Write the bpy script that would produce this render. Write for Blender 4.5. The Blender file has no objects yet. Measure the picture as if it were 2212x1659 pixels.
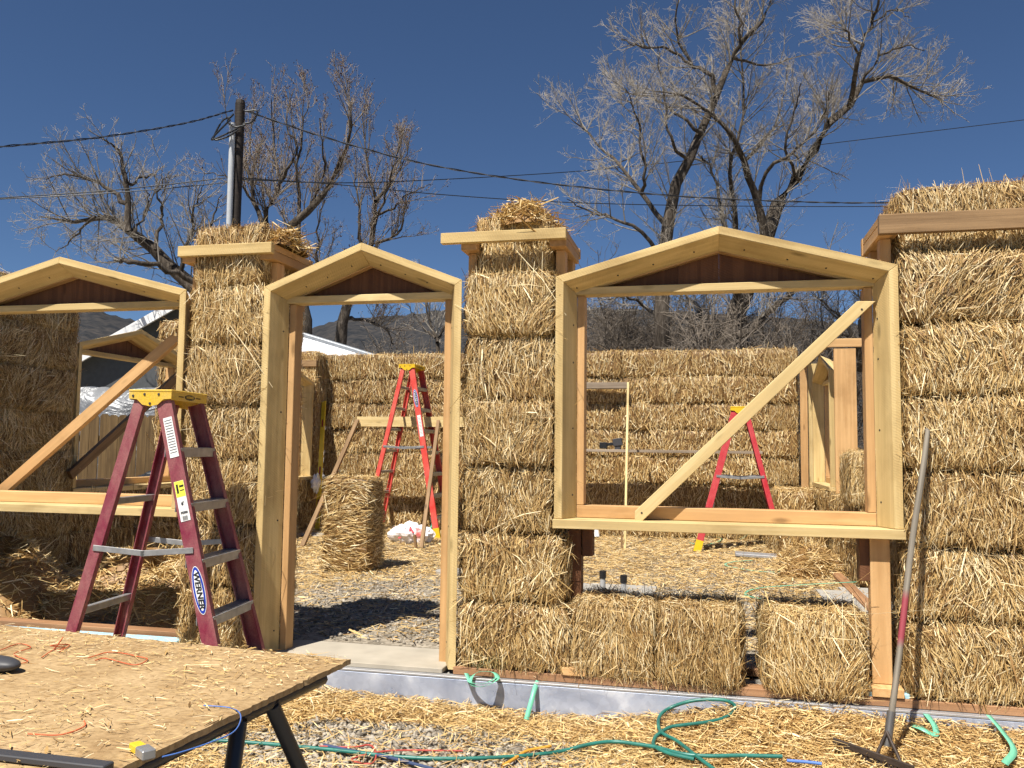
import bpy, bmesh, math, random
import numpy as np
from mathutils import Matrix, Vector

# ------------------------------------------------------------------ camera, sky, sun, exposure
sc = bpy.context.scene
COL = sc.collection
TH = math.radians(13.198)            # the front wall is turned this much from the picture plane
PITCH, ROLL = math.radians(4.34), math.radians(0.676)
EYE = 1.36                           # camera height above the yard
FPX, CX, CY = 1840.0, 1106.0, 829.5  # focal length and centre in the measuring pixels (2212 x 1659)
WALL = 4.4                           # camera to front wall, square on

cd = bpy.data.cameras.new("camera"); cam = bpy.data.objects.new("camera", cd); COL.objects.link(cam)
cd.sensor_width = 36; cd.lens = 36 * FPX / 2212; cd.clip_end = 6000; cd.clip_start = .05
def _p(x, y, z):
    c, s = math.cos(PITCH), math.sin(PITCH)
    return Vector((x, c*y - s*z, s*y + c*z))
_r = _p(math.cos(ROLL), 0, math.sin(ROLL)); _u = _p(-math.sin(ROLL), 0, math.cos(ROLL)); _f = _p(0, 1, 0)
cam.matrix_world = Matrix(((_r.x, _u.x, -_f.x, 0), (_r.y, _u.y, -_f.y, 0), (_r.z, _u.z, -_f.z, EYE), (0, 0, 0, 1)))
sc.camera = cam

SUN_EL, SUN_AZ = math.radians(59), math.radians(32)   # shadows run 32 degrees to the right of straight ahead
w = bpy.data.worlds.new("World"); sc.world = w; w.use_nodes = True
nt = w.node_tree; bg = nt.nodes["Background"]
sky = nt.nodes.new("ShaderNodeTexSky"); sky.sky_type = 'NISHITA'; sky.sun_disc = False
sky.sun_elevation = SUN_EL; sky.sun_rotation = math.pi + SUN_AZ
sky.altitude = 2300; sky.air_density = 1.0; sky.dust_density = 0.0; sky.ozone_density = 8.0
nt.links.new(sky.outputs[0], bg.inputs[0]); bg.inputs[1].default_value = 0.052
sd = bpy.data.lights.new("sun", 'SUN'); sd.energy = 5.0; sd.angle = math.radians(.53); sd.color = (1, .95, .86)
sun = bpy.data.objects.new("sun", sd); COL.objects.link(sun)
_sd = Vector((math.sin(SUN_AZ)*math.cos(SUN_EL), math.cos(SUN_AZ)*math.cos(SUN_EL), -math.sin(SUN_EL)))
sun.rotation_euler = _sd.to_track_quat('-Z', 'Y').to_euler(); sun.location = (-8, -12, 20)
sc.view_settings.view_transform = 'Standard'; sc.view_settings.look = 'None'
sc.view_settings.exposure = 0.66; sc.view_settings.gamma = 1; sc.view_settings.use_curve_mapping = False
sc.cycles.use_adaptive_sampling = True; sc.cycles.adaptive_threshold = .03
sc.cycles.max_bounces = 5; sc.cycles.diffuse_bounces = 2; sc.cycles.transparent_max_bounces = 8

rng = np.random.default_rng(7); random.seed(7)

# ------------------------------------------------------------------ places
BM = Matrix(((math.cos(TH), math.sin(TH), 0, WALL*math.sin(TH)), (-math.sin(TH), math.cos(TH), 0, WALL*math.cos(TH)),
             (0, 0, 1, EYE), (0, 0, 0, 1)))            # building (s along wall, d into house, z from eye level) -> world
BI = BM.inverted()
def B(s, d, z): return BM @ Vector((s, d, z))
def ray(px, py):
    x, y = (px-CX)/FPX, -(py-CY)/FPX
    c, s = math.cos(ROLL), math.sin(ROLL)
    return _p(c*x - s*y, 1, s*x + c*y)
def at(px, py, Y):
    r = ray(px, py); return Vector((0, 0, EYE)) + r*(Y/r.y)
def gp(px, py, z):                                       # point of level z (world)
    r = ray(px, py); return Vector((0, 0, EYE)) + r*((z-EYE)/r.z)
def wp(px, py, d):                                       # building point in the plane d
    r = ray(px, py); n = Vector((math.sin(TH), math.cos(TH), 0))
    return BI @ (Vector((0, 0, EYE)) + r*((WALL+d)/r.dot(n)))
FLOOR = -1.16                                            # house floor, from eye level

# ------------------------------------------------------------------ object helpers
WMX = {}
def link(o, parent=None, M=None):
    COL.objects.link(o); M = M or Matrix()
    o.matrix_basis = M; WMX[o.name] = M.copy()
    if parent is not None:
        o.parent = parent; o.matrix_parent_inverse = WMX[parent.name].inverted()
    return o
def thing(name, label, cat, loc=(0, 0, 0), group=None, kind=None):
    o = bpy.data.objects.new(name, None); o.empty_display_size = .1
    link(o, None, Matrix.Translation(Vector(loc))); return tag(o, label, cat, group, kind)
def tag(o, label=None, cat=None, group=None, kind=None):
    if label: o["label"] = label
    if cat: o["category"] = cat
    if group: o["group"] = group
    if kind or cat: o["kind"] = kind or "thing"
    return o
def obj(name, me, mat=None, parent=None, M=None):
    if mat is not None and not me.materials:
        for m in (mat if isinstance(mat, (list, tuple)) else [mat]): me.materials.append(m)
    return link(bpy.data.objects.new(name, me), parent, M)
def mesh_np(name, V, F, tone=None, smooth=False, fi=None):
    me = bpy.data.meshes.new(name); V = np.asarray(V, np.float32); F = np.asarray(F, np.int32); k = F.shape[1]
    me.vertices.add(len(V)); me.vertices.foreach_set("co", V.ravel())
    me.loops.add(F.size); me.loops.foreach_set("vertex_index", F.ravel())
    me.polygons.add(len(F)); me.polygons.foreach_set("loop_start", np.arange(len(F), dtype=np.int32)*k)
    if fi is not None: me.polygons.foreach_set("material_index", np.asarray(fi, np.int32))
    me.update(calc_edges=True)
    if smooth: me.polygons.foreach_set("use_smooth", np.ones(len(F), bool))
    if tone is not None:
        a = me.attributes.new("tone", 'FLOAT', 'POINT'); a.data.foreach_set("value", np.asarray(tone, np.float32))
    return me
def from_bm(name, bm, smooth=False):
    me = bpy.data.meshes.new(name); bm.to_mesh(me); bm.free()
    if smooth:
        for p in me.polygons: p.use_smooth = True
    return me
def hexa_bm(bm, P, bev=0.0025):
    v = [bm.verts.new(p) for p in P]
    fs = [bm.faces.new([v[i] for i in q]) for q in ((0, 3, 2, 1), (4, 5, 6, 7), (0, 1, 5, 4), (1, 2, 6, 5), (2, 3, 7, 6), (3, 0, 4, 7))]
    if bev:
        es = list({e for f in fs for e in f.edges})
        bmesh.ops.bevel(bm, geom=es, offset=bev, segments=1, affect='EDGES', profile=.5)
def box_bm(bm, c, s, bev=.0025):
    x, y, z = c; a, b_, h = s[0]/2, s[1]/2, s[2]/2
    hexa_bm(bm, [(x-a, y-b_, z-h), (x+a, y-b_, z-h), (x+a, y+b_, z-h), (x-a, y+b_, z-h),
                 (x-a, y-b_, z+h), (x+a, y-b_, z+h), (x+a, y+b_, z+h), (x-a, y+b_, z+h)], bev)
def axisM(a, b, up):
    x = (b-a).normalized(); z = (up - x*up.dot(x)).normalized(); y = z.cross(x)
    c = (a+b)/2
    return Matrix(((x.x, y.x, z.x, c.x), (x.y, y.y, z.y, c.y), (x.z, y.z, z.z, c.z), (0, 0, 0, 1)))
def board(name, a, b, h, t, mat, parent=None, up=None, bev=.0025, world=False, cuts=(0, 0)):
    """board from a to b; h measured along `up`, t across it; cuts slant the ends (metres at +h/2)"""
    a, b = Vector(a), Vector(b)
    if not world: a, b = BM @ a, BM @ b
    u = Vector(up) if up is not None else Vector((0, 0, 1))
    if up is not None and not world: u = BM.to_3x3() @ u
    M = axisM(a, b, u); L = (b-a).length/2; bm = bmesh.new()
    hexa_bm(bm, [(-L-cuts[0], -t/2, -h/2), (L+cuts[1], -t/2, -h/2), (L+cuts[1], t/2, -h/2), (-L-cuts[0], t/2, -h/2),
                 (-L+cuts[0], -t/2, h/2), (L-cuts[1], -t/2, h/2), (L-cuts[1], t/2, h/2), (-L+cuts[0], t/2, h/2)], bev)
    return obj(name, from_bm(name, bm), mat, parent, M)
def hexa_part(name, P, mat, parent, L, ax, bev=.0025):
    """hexahedron given by 8 points of a local frame L (4x4 to world); local x of the object follows ax"""
    P = [L @ Vector(p) for p in P]; c = sum(P, Vector())/8
    ax = (L.to_3x3() @ Vector(ax)).normalized(); up = Vector((0, 0, 1)) if abs(ax.z) < .9 else L.to_3x3() @ Vector((0, 1, 0))
    M = axisM(c-ax, c+ax, up); I = M.inverted(); bm = bmesh.new()
    hexa_bm(bm, [I @ p for p in P], bev); bmesh.ops.recalc_face_normals(bm, faces=bm.faces)
    return obj(name, from_bm(name, bm), mat, parent, M)
def tubes(P, R, k=6):
    """P (M,n,3) centre lines, R (M,n) radii -> verts, quads"""
    M_, n = P.shape[:2]
    T = np.gradient(P, axis=1); T /= np.linalg.norm(T, axis=2, keepdims=True)+1e-9
    ref = np.where(np.abs(T[..., 2:3]) > .85, np.array([1., .1, 0]), np.array([.05, .02, 1.]))
    X = np.cross(T, ref); X /= np.linalg.norm(X, axis=2, keepdims=True)+1e-9; Y = np.cross(T, X)
    a = np.arange(k)*2*np.pi/k
    V = P[:, :, None]+R[:, :, None, None]*(np.cos(a)[None, None, :, None]*X[:, :, None]+np.sin(a)[None, None, :, None]*Y[:, :, None])
    i = np.arange(M_)[:, None, None]*n*k+np.arange(n-1)[None, :, None]*k
    j = np.arange(k)[None, None]; j2 = (j+1) % k
    F = np.stack([i+j, i+j2, i+k+j2, i+k+j], -1).reshape(-1, 4)
    return V.reshape(-1, 3), F
def spline(pts, n):
    pts = np.array([tuple(p) for p in pts], float); m = len(pts)
    q = np.vstack([2*pts[0]-pts[1], pts, 2*pts[-1]-pts[-2]]); out = []
    for t in np.linspace(0, m-1-1e-6, n):
        i = int(t); u = t-i; p0, p1, p2, p3 = q[i:i+4]
        out.append(.5*((2*p1)+(-p0+p2)*u+(2*p0-5*p1+4*p2-p3)*u*u+(-p0+3*p1-3*p2+p3)*u**3))
    return np.array(out)
def tube_obj(name, pts, r, mat, parent=None, n=40, k=8, taper=None):
    P = spline(pts, n)[None]; R = np.full((1, n), r) if taper is None else np.linspace(r, taper, n)[None]
    V, F = tubes(P, R, k); return obj(name, mesh_np(name, V, F, smooth=True), mat, parent)
def text_mesh(name, s, size, extr=.0004):
    cu = bpy.data.curves.new(name, 'FONT'); cu.body = s; cu.size = size; cu.align_x = 'CENTER'; cu.align_y = 'CENTER'; cu.extrude = extr; cu.offset = size*.028; cu.shear = .12
    o = bpy.data.objects.new(name, cu); COL.objects.link(o)
    dg = bpy.context.evaluated_depsgraph_get(); me = bpy.data.meshes.new_from_object(o.evaluated_get(dg))
    bpy.data.objects.remove(o); me.name = name; me.materials.clear(); return me

# ------------------------------------------------------------------ materials
def new_mat(name, rough=.6, spec=.3, metal=0.):
    m = bpy.data.materials.new(name); m.use_nodes = True; b = m.node_tree.nodes["Principled BSDF"]
    b.inputs["Roughness"].default_value = rough; b.inputs["Specular IOR Level"].default_value = spec; b.inputs["Metallic"].default_value = metal
    return m, m.node_tree, b
def N(t, ty, **kw):
    n = t.nodes.new(ty)
    for k, v in kw.items():
        if hasattr(n, k): setattr(n, k, v)
        else: n.inputs[k.replace("_", " ")].default_value = v
    return n
def ramp(t, fac, stops):
    r = t.nodes.new("ShaderNodeValToRGB"); e = r.color_ramp.elements
    while len(e) < len(stops): e.new(.5)
    for el, (p, c) in zip(e, stops): el.position = p; el.color = (*c, 1)
    if fac is not None: t.links.new(fac, r.inputs[0])
    return r
def coords(t, scale=(1, 1, 1), rnd=True):
    tc = t.nodes.new("ShaderNodeTexCoord"); mp = t.nodes.new("ShaderNodeMapping"); mp.inputs["Scale"].default_value = scale
    if rnd:
        oi = t.nodes.new("ShaderNodeObjectInfo"); ma = t.nodes.new("ShaderNodeVectorMath"); ma.operation = 'MULTIPLY_ADD'
        ma.inputs[1].default_value = (37, 53, 71); t.links.new(oi.outputs["Random"], ma.inputs[0]); t.links.new(tc.outputs["Object"], ma.inputs[2])
        t.links.new(ma.outputs[0], mp.inputs[0])
    else: t.links.new(tc.outputs["Object"], mp.inputs[0])
    return mp.outputs[0]
def bump(t, b, h, strength=.3, dist=.004):
    n = t.nodes.new("ShaderNodeBump"); n.inputs["Strength"].default_value = strength; n.inputs["Distance"].default_value = dist
    t.links.new(h, n.inputs["Height"]); t.links.new(n.outputs[0], b.inputs["Normal"])
def mixc(t, fac, a, b, mode='MIX'):
    m = t.nodes.new("ShaderNodeMix"); m.data_type = 'RGBA'; m.blend_type = mode
    for i, x in ((0, fac), (6, a), (7, b)):
        if hasattr(x, "node"): t.links.new(x, m.inputs[i])
        else: m.inputs[i].default_value = x if i == 0 else (*x, 1)
    return m.outputs[2]
def wood(name, light, dark, saw=.0, grain=.35, rough=.62, knots=True):
    m, t, b = new_mat(name, rough, .25)
    n1 = N(t, "ShaderNodeTexNoise", Scale=1.0, Detail=6., Roughness=.62); t.links.new(coords(t, (1.1, 26, 26)), n1.inputs["Vector"])
    n2 = N(t, "ShaderNodeTexNoise", Scale=1.0, Detail=3.); t.links.new(coords(t, (1.6, 5, 5)), n2.inputs["Vector"])
    r1 = ramp(t, n1.outputs[0], [(.28, tuple(.85*q for q in dark)), (.46, dark), (.60, light)])
    r2 = ramp(t, n2.outputs[0], [(.3, tuple(.74*c for c in light)), (.62, light)])
    c = mixc(t, .36, r1.outputs[0], r2.outputs[0])
    oi = t.nodes.new("ShaderNodeObjectInfo"); rr = ramp(t, oi.outputs["Random"], [(0, (.86, .84, .82)), (1, (1.06, 1.05, 1.04))])
    c = mixc(t, 1.0, c, rr.outputs[0], 'MULTIPLY')
    sm = N(t, "ShaderNodeTexNoise", Scale=1.0, Detail=5., Roughness=.6); t.links.new(coords(t, (2.2, 3.5, 3.5)), sm.inputs["Vector"])
    sr = ramp(t, sm.outputs[0], [(.30, (.76, .73, .69)), (.50, (1, 1, 1)), (.72, (1.06, 1.06, 1.07))]); c = mixc(t, 1., c, sr.outputs[0], 'MULTIPLY')
    if knots:
        vo = N(t, "ShaderNodeTexVoronoi", Scale=1.0); t.links.new(coords(t, (2.6, 8, 8)), vo.inputs["Vector"])
        kr = ramp(t, vo.outputs["Distance"], [(.05, (1, 1, 1)), (.15, (0, 0, 0))])
        c = mixc(t, kr.outputs[0], c, tuple(.55*x for x in dark))
    t.links.new(c, b.inputs["Base Color"])
    h = n1.outputs[0]
    if saw:
        wv = N(t, "ShaderNodeTexWave", Scale=1.0, Distortion=5., Detail=3., Detail_Scale=1.3); wv.bands_direction = 'DIAGONAL'
        t.links.new(coords(t, (46, 22, 22)), wv.inputs["Vector"])
        mm = N(t, "ShaderNodeMath", operation='MULTIPLY_ADD'); t.links.new(wv.outputs["Fac"], mm.inputs[0]); mm.inputs[1].default_value = saw; t.links.new(n1.outputs[0], mm.inputs[2]); h = mm.outputs[0]
    bump(t, b, h, grain, .004)
    return m
PINE = wood("pale_pine", (.70, .53, .25), (.55, .39, .165), saw=.4, grain=.3)
PINE_S = wood("planed_pine", (.73, .57, .29), (.58, .42, .18), grain=.2)
FIR = wood("orange_fir", (.64, .40, .185), (.52, .30, .125), grain=.25)
FIRD = wood("red_fir", (.17, .075, .034), (.10, .042, .020), saw=.3, grain=.4)  # red-brown fir, darkened further so the colour carries the shade under the gables
OLDW = wood("weathered_board", (.31, .195, .098), (.19, .115, .056), grain=.8)
PLATE = wood("treated_plate", (.40, .22, .11), (.27, .14, .07), grain=.4)
GREYW = wood("grey_wood", (.36, .29, .22), (.22, .17, .12), grain=.5)
FENCEW = wood("fence_cedar", (.17, .11, .048), (.085, .052, .023), grain=.5)
def plain(name, col, rough=.5, spec=.4, metal=0., var=.12, scale=9., bmp=.0):
    m, t, b = new_mat(name, rough, spec, metal)
    n = N(t, "ShaderNodeTexNoise", Scale=scale, Detail=5.); t.links.new(coords(t), n.inputs["Vector"])
    r = ramp(t, n.outputs[0], [(.3, tuple(c*(1-var) for c in col)), (.7, tuple(min(1, c*(1+var)) for c in col))])
    t.links.new(r.outputs[0], b.inputs["Base Color"])
    if bmp: bump(t, b, n.outputs[0], bmp, .01)
    return m
def straw_mat(name, stops):
    m, t, b = new_mat(name, .5, .35)
    a = t.nodes.new("ShaderNodeAttribute"); a.attribute_name = "tone"
    r = ramp(t, a.outputs["Fac"], stops)
    oi = t.nodes.new("ShaderNodeObjectInfo"); rr = ramp(t, oi.outputs["Random"], [(0, (.88, .85, .82)), (1, (1.06, 1.05, 1.03))])
    t.links.new(mixc(t, 1., r.outputs[0], rr.outputs[0], 'MULTIPLY'), b.inputs["Base Color"])
    return m
STRAW = straw_mat("straw", [(0., (.12, .066, .022)), (.2, (.31, .175, .062)), (.48, (.53, .352, .136)), (.76, (.70, .515, .243)), (1., (.88, .75, .48))])

# ------------------------------------------------------------------ straw
def blades(C, D, Nn, L, W, bend, segs=2):
    """C centres, D directions, Nn facing normals, L lengths, W widths -> verts, quads, blade index"""
    n = len(C); S = np.cross(D, Nn); S /= np.linalg.norm(S, axis=1, keepdims=True)+1e-9
    U = np.cross(S, D); ts = np.linspace(-.5, .5, segs+1); rows = []
    for t in ts:
        p = C+D*(L*t)[:, None]+U*(bend*L*(.25-t*t)*2)[:, None]
        wd = W*(1.-.55*abs(t)*2*(1 if segs > 1 else .4))
        rows += [p-S*(wd/2)[:, None], p+S*(wd/2)[:, None]]
    k = 2*(segs+1); V = np.stack(rows, 1).reshape(-1, 3); i = np.arange(n)[:, None]*k
    F = np.concatenate([np.stack([i[:, 0]+2*j, i[:, 0]+2*j+1, i[:, 0]+2*j+3, i[:, 0]+2*j+2], 1) for j in range(segs)])
    return V, F, np.repeat(np.arange(n), k)
def wob(P, g, f=1.):
    ph = g.uniform(0, 6.3, (5, 4)); o = 0
    for k in range(5):
        o = o+np.sin(P[:, 0]*f*(5+k*5)+ph[k, 0]+1.3*np.sin(P[:, 2]*f*(4+3*k)+ph[k, 3]))*np.sin(P[:, 1]*f*(6+k*4)+ph[k, 1])*np.cos(P[:, 2]*f*(5+k*6)+ph[k, 2])/(1+k*.6)
    return o
def bale_mesh(name, Lx, Hz, Wy, n, seed, wid=.0036, ln=.055, rad=.055, upright=False, segs=2, strings=True):
    g = np.random.default_rng(seed); hx, hy, hz = Lx/2, Wy/2, Hz/2
    field = np.random.default_rng(seed+99)
    def shape(P):
        q = np.clip(P, [-hx+rad, -hy+rad, -hz+rad], [hx-rad, hy-rad, hz-rad]); v = P-q
        l = np.linalg.norm(v, axis=1, keepdims=True)+1e-9; Q = q+v/l*np.minimum(l, rad)
        f2 = np.random.default_rng(seed+5); nn = v/l
        fold = np.abs(np.sin(Q[:, 0]*math.pi/.105+f2.uniform(0, 3)+.5*np.sin(Q[:, 2]*9)))**.35
        return Q+nn*(wob(Q, f2)*.010+(fold-.8)*.010)[:, None], nn
    V, F, off = [], [], 0
    for ax in range(3):
        for sg in (-1, 1):
            a, b_ = [k for k in range(3) if k != ax]; ha = (hx, hy, hz)
            na, nb = max(4, int(ha[a]*2/.045)), max(4, int(ha[b_]*2/.045))
            A, Bg = np.meshgrid(np.linspace(-1, 1, na), np.linspace(-1, 1, nb), indexing='ij')
            P = np.zeros((na*nb, 3)); P[:, a] = A.ravel()*ha[a]; P[:, b_] = Bg.ravel()*ha[b_]; P[:, ax] = sg*ha[ax]
            V.append(shape(P)[0]); i = (np.arange(na-1)[:, None]*nb+np.arange(nb-1)[None]).ravel()+off
            q = np.stack([i, i+nb, i+nb+1, i+1], 1); F.append(q if (sg > 0) == (ax != 1) else q[:, ::-1]); off += na*nb
    V = np.concatenate(V); F = np.concatenate(F); T = np.full(len(V), .08)
    # blades over the six faces
    area = np.array([hy*hz, hy*hz, hx*hz, hx*hz, hx*hy, hx*hy])*4; face = g.choice(6, n, p=area/area.sum())
    P = g.uniform(-.955, .955, (n, 3))*[hx, hy, hz]; axs = face//2; sg = np.where(face % 2, 1, -1)
    P[np.arange(n), axs] = sg*np.array([hx, hy, hz])[axs]
    Q, nn = shape(P)
    nrm = np.zeros((n, 3)); nrm[np.arange(n), axs] = sg
    nn = nn*.5+nrm*.5; nn /= np.linalg.norm(nn, axis=1, keepdims=True)
    base = np.zeros((n, 3)); side = axs != 2
    if upright: base[side] = np.stack([np.where(axs[side] == 1, 1, 0), np.where(axs[side] == 0, 1, 0), np.zeros(side.sum())], 1)
    else: base[side] = (0, 0, 1)
    top = ~side; base[top] = np.where(g.random((top.sum(), 1)) < .6, [[0, 1, 0]], [[1, 0, 0]])
    ang = wob(Q, field, .9)*.55+g.normal(0, .28, n); wild = g.random(n) < .13; ang[wild] += g.normal(0, .9, wild.sum())
    ang[top] += g.normal(0, .6, top.sum())
    per = np.cross(nn, base); per /= np.linalg.norm(per, axis=1, keepdims=True)+1e-9; base = np.cross(per, nn)
    D = base*np.cos(ang)[:, None]+per*np.sin(ang)[:, None]
    out = np.abs(g.normal(0, .12, n)); out[wild] += .12; D = D*np.sign(g.random(n)-.35)[:, None]+nn*out[:, None]
    D /= np.linalg.norm(D, axis=1, keepdims=True)
    L = ln*np.exp(g.normal(0, .52, n)); L[wild] *= 1.2; Wd = wid*np.exp(g.normal(0, .33, n))
    long = g.random(n) < .006; L[long] *= 2.3; D[long] += nn[long]*.5; D[long] /= np.linalg.norm(D[long], axis=1, keepdims=True)
    lift = g.uniform(-.012, .016, n)
    C = Q+nn*(lift+.28*L*out)[:, None]
    fn = nn+g.normal(0, .33, (n, 3)); fn /= np.linalg.norm(fn, axis=1, keepdims=True)
    bv, bf, bi = blades(C, D, fn, L, Wd, g.normal(0, .16, n), segs)
    tone = np.clip(.53+.14*wob(Q, field, 1.2)+g.normal(0, .27, n)+.06*wild, .05, 1); tone[g.random(n) < .03] = .99
    F = np.concatenate([F, bf+len(V)]); V = np.concatenate([V, bv]); T = np.concatenate([T, tone[bi]])
    me = mesh_np(name, V, F, T); me.materials.append(STRAW); return me
HALF = [bale_mesh("straw_half_bale", .53, .36, .46, 16500, 10+i) for i in range(5)]
FULL = [bale_mesh("straw_bale", .95, .37, .46, 25500, 30+i) for i in range(4)]
FAR = [bale_mesh("straw_far_bale", .95, .35, .46, 5600, 50+i, wid=.0066, ln=.058, segs=1) for i in range(5)]
UPB = bale_mesh("straw_upright_bale", .44, .92, .36, 9000, 71, wid=.005, upright=True)
_bn = [0]
def bale(s0, s1, d0, d1, z0, z1, pool, label, group, along='s', rz=None, jit=.012, name="straw_bale"):
    """bale filling the box in house coordinates; long side along s or d"""
    g = random.Random(_bn[0]*17+3); _bn[0] += 1
    me = pool[_bn[0] % len(pool)]; o = bpy.data.objects.new(name, me)
    dim = {'straw_half': (.53, .46, .36), 'straw_bale': (.95, .46, .37), 'straw_far_': (.95, .46, .35), 'straw_upri': (.44, .36, .92)}[me.name[:10]]
    ls, ld = s1-s0, d1-d0
    sx, sy = (ls/dim[0], ld/dim[1]) if along == 's' else (ld/dim[0], ls/dim[1])
    R = Matrix.Rotation((0 if along == 's' else math.pi/2)+(math.pi if g.random() < .5 else 0)+g.uniform(-.02, .02), 4, 'Z')
    if name == "straw_bale" and me is not UPB and g.random() < .5: R = R @ Matrix.Rotation(math.pi, 4, 'X')
    R = Matrix.Rotation(g.uniform(-.018, .018), 4, 'Y') @ R
    M = BM @ Matrix.Translation(((s0+s1)/2+g.uniform(-jit, jit)*.4, (d0+d1)/2+g.uniform(-jit, jit), (z0+z1)/2)) @ R @ Matrix.Diagonal((sx, sy, (z1-z0)/dim[2], 1))
    link(o, None, M); return tag(o, label, "straw bale", group)
ORD = ["bottom", "second", "third", "fourth", "fifth", "sixth", "seventh", "eighth"]

# ------------------------------------------------------------------ ground, hills, house floor
def ground_mat():
    m, t, b = new_mat("dry_ground", .9, .1)
    n = N(t, "ShaderNodeTexNoise", Scale=.35, Detail=8., Roughness=.65); t.links.new(coords(t, rnd=False), n.inputs["Vector"])
    n2 = N(t, "ShaderNodeTexNoise", Scale=14., Detail=6.); t.links.new(coords(t, rnd=False), n2.inputs["Vector"])
    a = ramp(t, n.outputs[0], [(.35, (.20, .165, .12)), (.65, (.30, .25, .17))]); c = ramp(t, n2.outputs[0], [(.3, (.6, .6, .6)), (.7, (1.15, 1.15, 1.1))])
    t.links.new(mixc(t, 1., a.outputs[0], c.outputs[0], 'MULTIPLY'), b.inputs["Base Color"]); bump(t, b, n2.outputs[0], .5, .03); return m
def gravel_mat(name="gravel_bed"):
    m, t, b = new_mat(name, .85, .2)
    v = N(t, "ShaderNodeTexVoronoi", Scale=42.); t.links.new(coords(t, rnd=False), v.inputs["Vector"])
    n = N(t, "ShaderNodeTexNoise", Scale=3., Detail=6.); t.links.new(coords(t, rnd=False), n.inputs["Vector"])
    r = ramp(t, v.outputs["Color"], [(.1, (.17, .147, .115)), (.5, (.30, .262, .21)), (.9, (.40, .355, .29))])
    r2 = ramp(t, n.outputs[0], [(.35, (.8, .78, .74)), (.65, (1.08, 1.05, 1.0))])
    t.links.new(mixc(t, 1., r.outputs[0], r2.outputs[0], 'MULTIPLY'), b.inputs["Base Color"])
    bump(t, b, v.outputs["Distance"], -.9, .02); return m
GRAVEL = gravel_mat(); DIRT = ground_mat()
def grid_mesh(name, xs, ys, fz):
    X, Y = np.meshgrid(xs, ys, indexing='ij'); Z = fz(X, Y); nb = len(ys)
    i = (np.arange(len(xs)-1)[:, None]*nb+np.arange(nb-1)[None]).ravel()
    return mesh_np(name, np.stack([X, Y, Z], -1).reshape(-1, 3), np.stack([i, i+nb, i+nb+1, i+1], 1), smooth=True)
gx = np.concatenate([-np.geomspace(3000, 10, 26), np.linspace(-9, 9, 19), np.geomspace(10, 3000, 26)])
gy = np.concatenate([-np.geomspace(1500, 10, 14), np.linspace(-8, 40, 49), np.geomspace(44, 3000, 22)])
tag(obj("ground", grid_mesh("ground", gx, gy, lambda X, Y: np.where((Y > 14) & (Y < 200), .05*np.sin(X*.3)*np.sin(Y*.21), 0)-.012), DIRT), kind="structure")
# gravel yard in front and gravel floor inside the foundation
tag(obj("gravel_yard", grid_mesh("gravel_yard", np.linspace(-5.2, 5.2, 40), np.linspace(-2.5, 5.6, 40), lambda X, Y: .006*np.sin(X*4)*np.cos(Y*5)), GRAVEL), kind="structure")
bm = bmesh.new(); box_bm(bm, (-2.4, 4.02, FLOOR-.11), (8.1, 7.2, .22), .0)
tag(obj("gravel_floor", from_bm("gravel_floor", bm), GRAVEL, None, BM), kind="structure")

# wooded hills far behind
prof = np.array([(-2600, 700), (-1500, 640), (-300, 625), (100, 652), (190, 671), (290, 699), (400, 728), (520, 736), (610, 730), (700, 700), (740, 690), (850, 684), (965, 672), (1300, 668), (1700, 690), (2200, 730), (3200, 800), (4800, 860)], float)
px = np.linspace(-2600, 4800, 700); ry = np.interp(px, prof[:, 0], prof[:, 1]); hv = []
rows = 22
for j in range(rows):
    t = j/(rows-1)
    for x, y in zip(px, ry):
        Y = 170+t*330; top = at(x, y, 500); zz = top.z*(t**1.15)*(1+.03*math.sin(x*.011+t*6)*t*(1-t)*3)-2*(1-t)
        r = ray(x, 960); hv.append((r.x/r.y*Y, Y, zz+(1.6*random.random() if j > 3 else 0)))
i = (np.arange(rows-1)[:, None]*700+np.arange(699)[None]).ravel()
hm, t, b = new_mat("hill_scrub", .95, .05)
n = N(t, "ShaderNodeTexNoise", Scale=.09, Detail=9., Roughness=.7); t.links.new(coords(t, rnd=False), n.inputs["Vector"])
n2 = N(t, "ShaderNodeTexVoronoi", Scale=.28); t.links.new(coords(t, rnd=False), n2.inputs["Vector"])
r = ramp(t, n.outputs[0], [(.36, (.022, .025, .030)), (.55, (.045, .044, .045)), (.75, (.085, .073, .064))])
r2 = ramp(t, n2.outputs["Distance"], [(.15, (.6, .65, .7)), (.6, (1.1, 1.05, 1.))])
t.links.new(mixc(t, 1., r.outputs[0], r2.outputs[0], 'MULTIPLY'), b.inputs["Base Color"])
tag(obj("hills", mesh_np("hills", hv, np.stack([i, i+1, i+701, i+700], 1)), hm), kind="structure")

# ------------------------------------------------------------------ foundation: metal flashing, foam, treated plates
GALV, t, b = new_mat("galvanised_steel", .38, .5, .35)
v = N(t, "ShaderNodeTexVoronoi", Scale=34.); t.links.new(coords(t), v.inputs["Vector"])
n = N(t, "ShaderNodeTexNoise", Scale=3.5, Detail=7., Distortion=1.2); t.links.new(coords(t), n.inputs["Vector"])
r = ramp(t, n.outputs[0], [(.32, (.33, .38, .50)), (.58, (.48, .53, .64)), (.74, (.76, .79, .85))]); r2 = ramp(t, v.outputs["Color"], [(0, (.86, .87, .9)), (1, (1.05, 1.05, 1.05))])
t.links.new(mixc(t, 1., r.outputs[0], r2.outputs[0], 'MULTIPLY'), b.inputs["Base Color"])
r3 = ramp(t, n.outputs[0], [(.3, (.26, .26, .26)), (.7, (.6, .6, .6))]); t.links.new(r3.outputs[0], b.inputs["Roughness"]); bump(t, b, n.outputs[0], .25, .02)
GREYM = plain("grey_metal_lip", (.42, .42, .43), .45, .4, .5)
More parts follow.
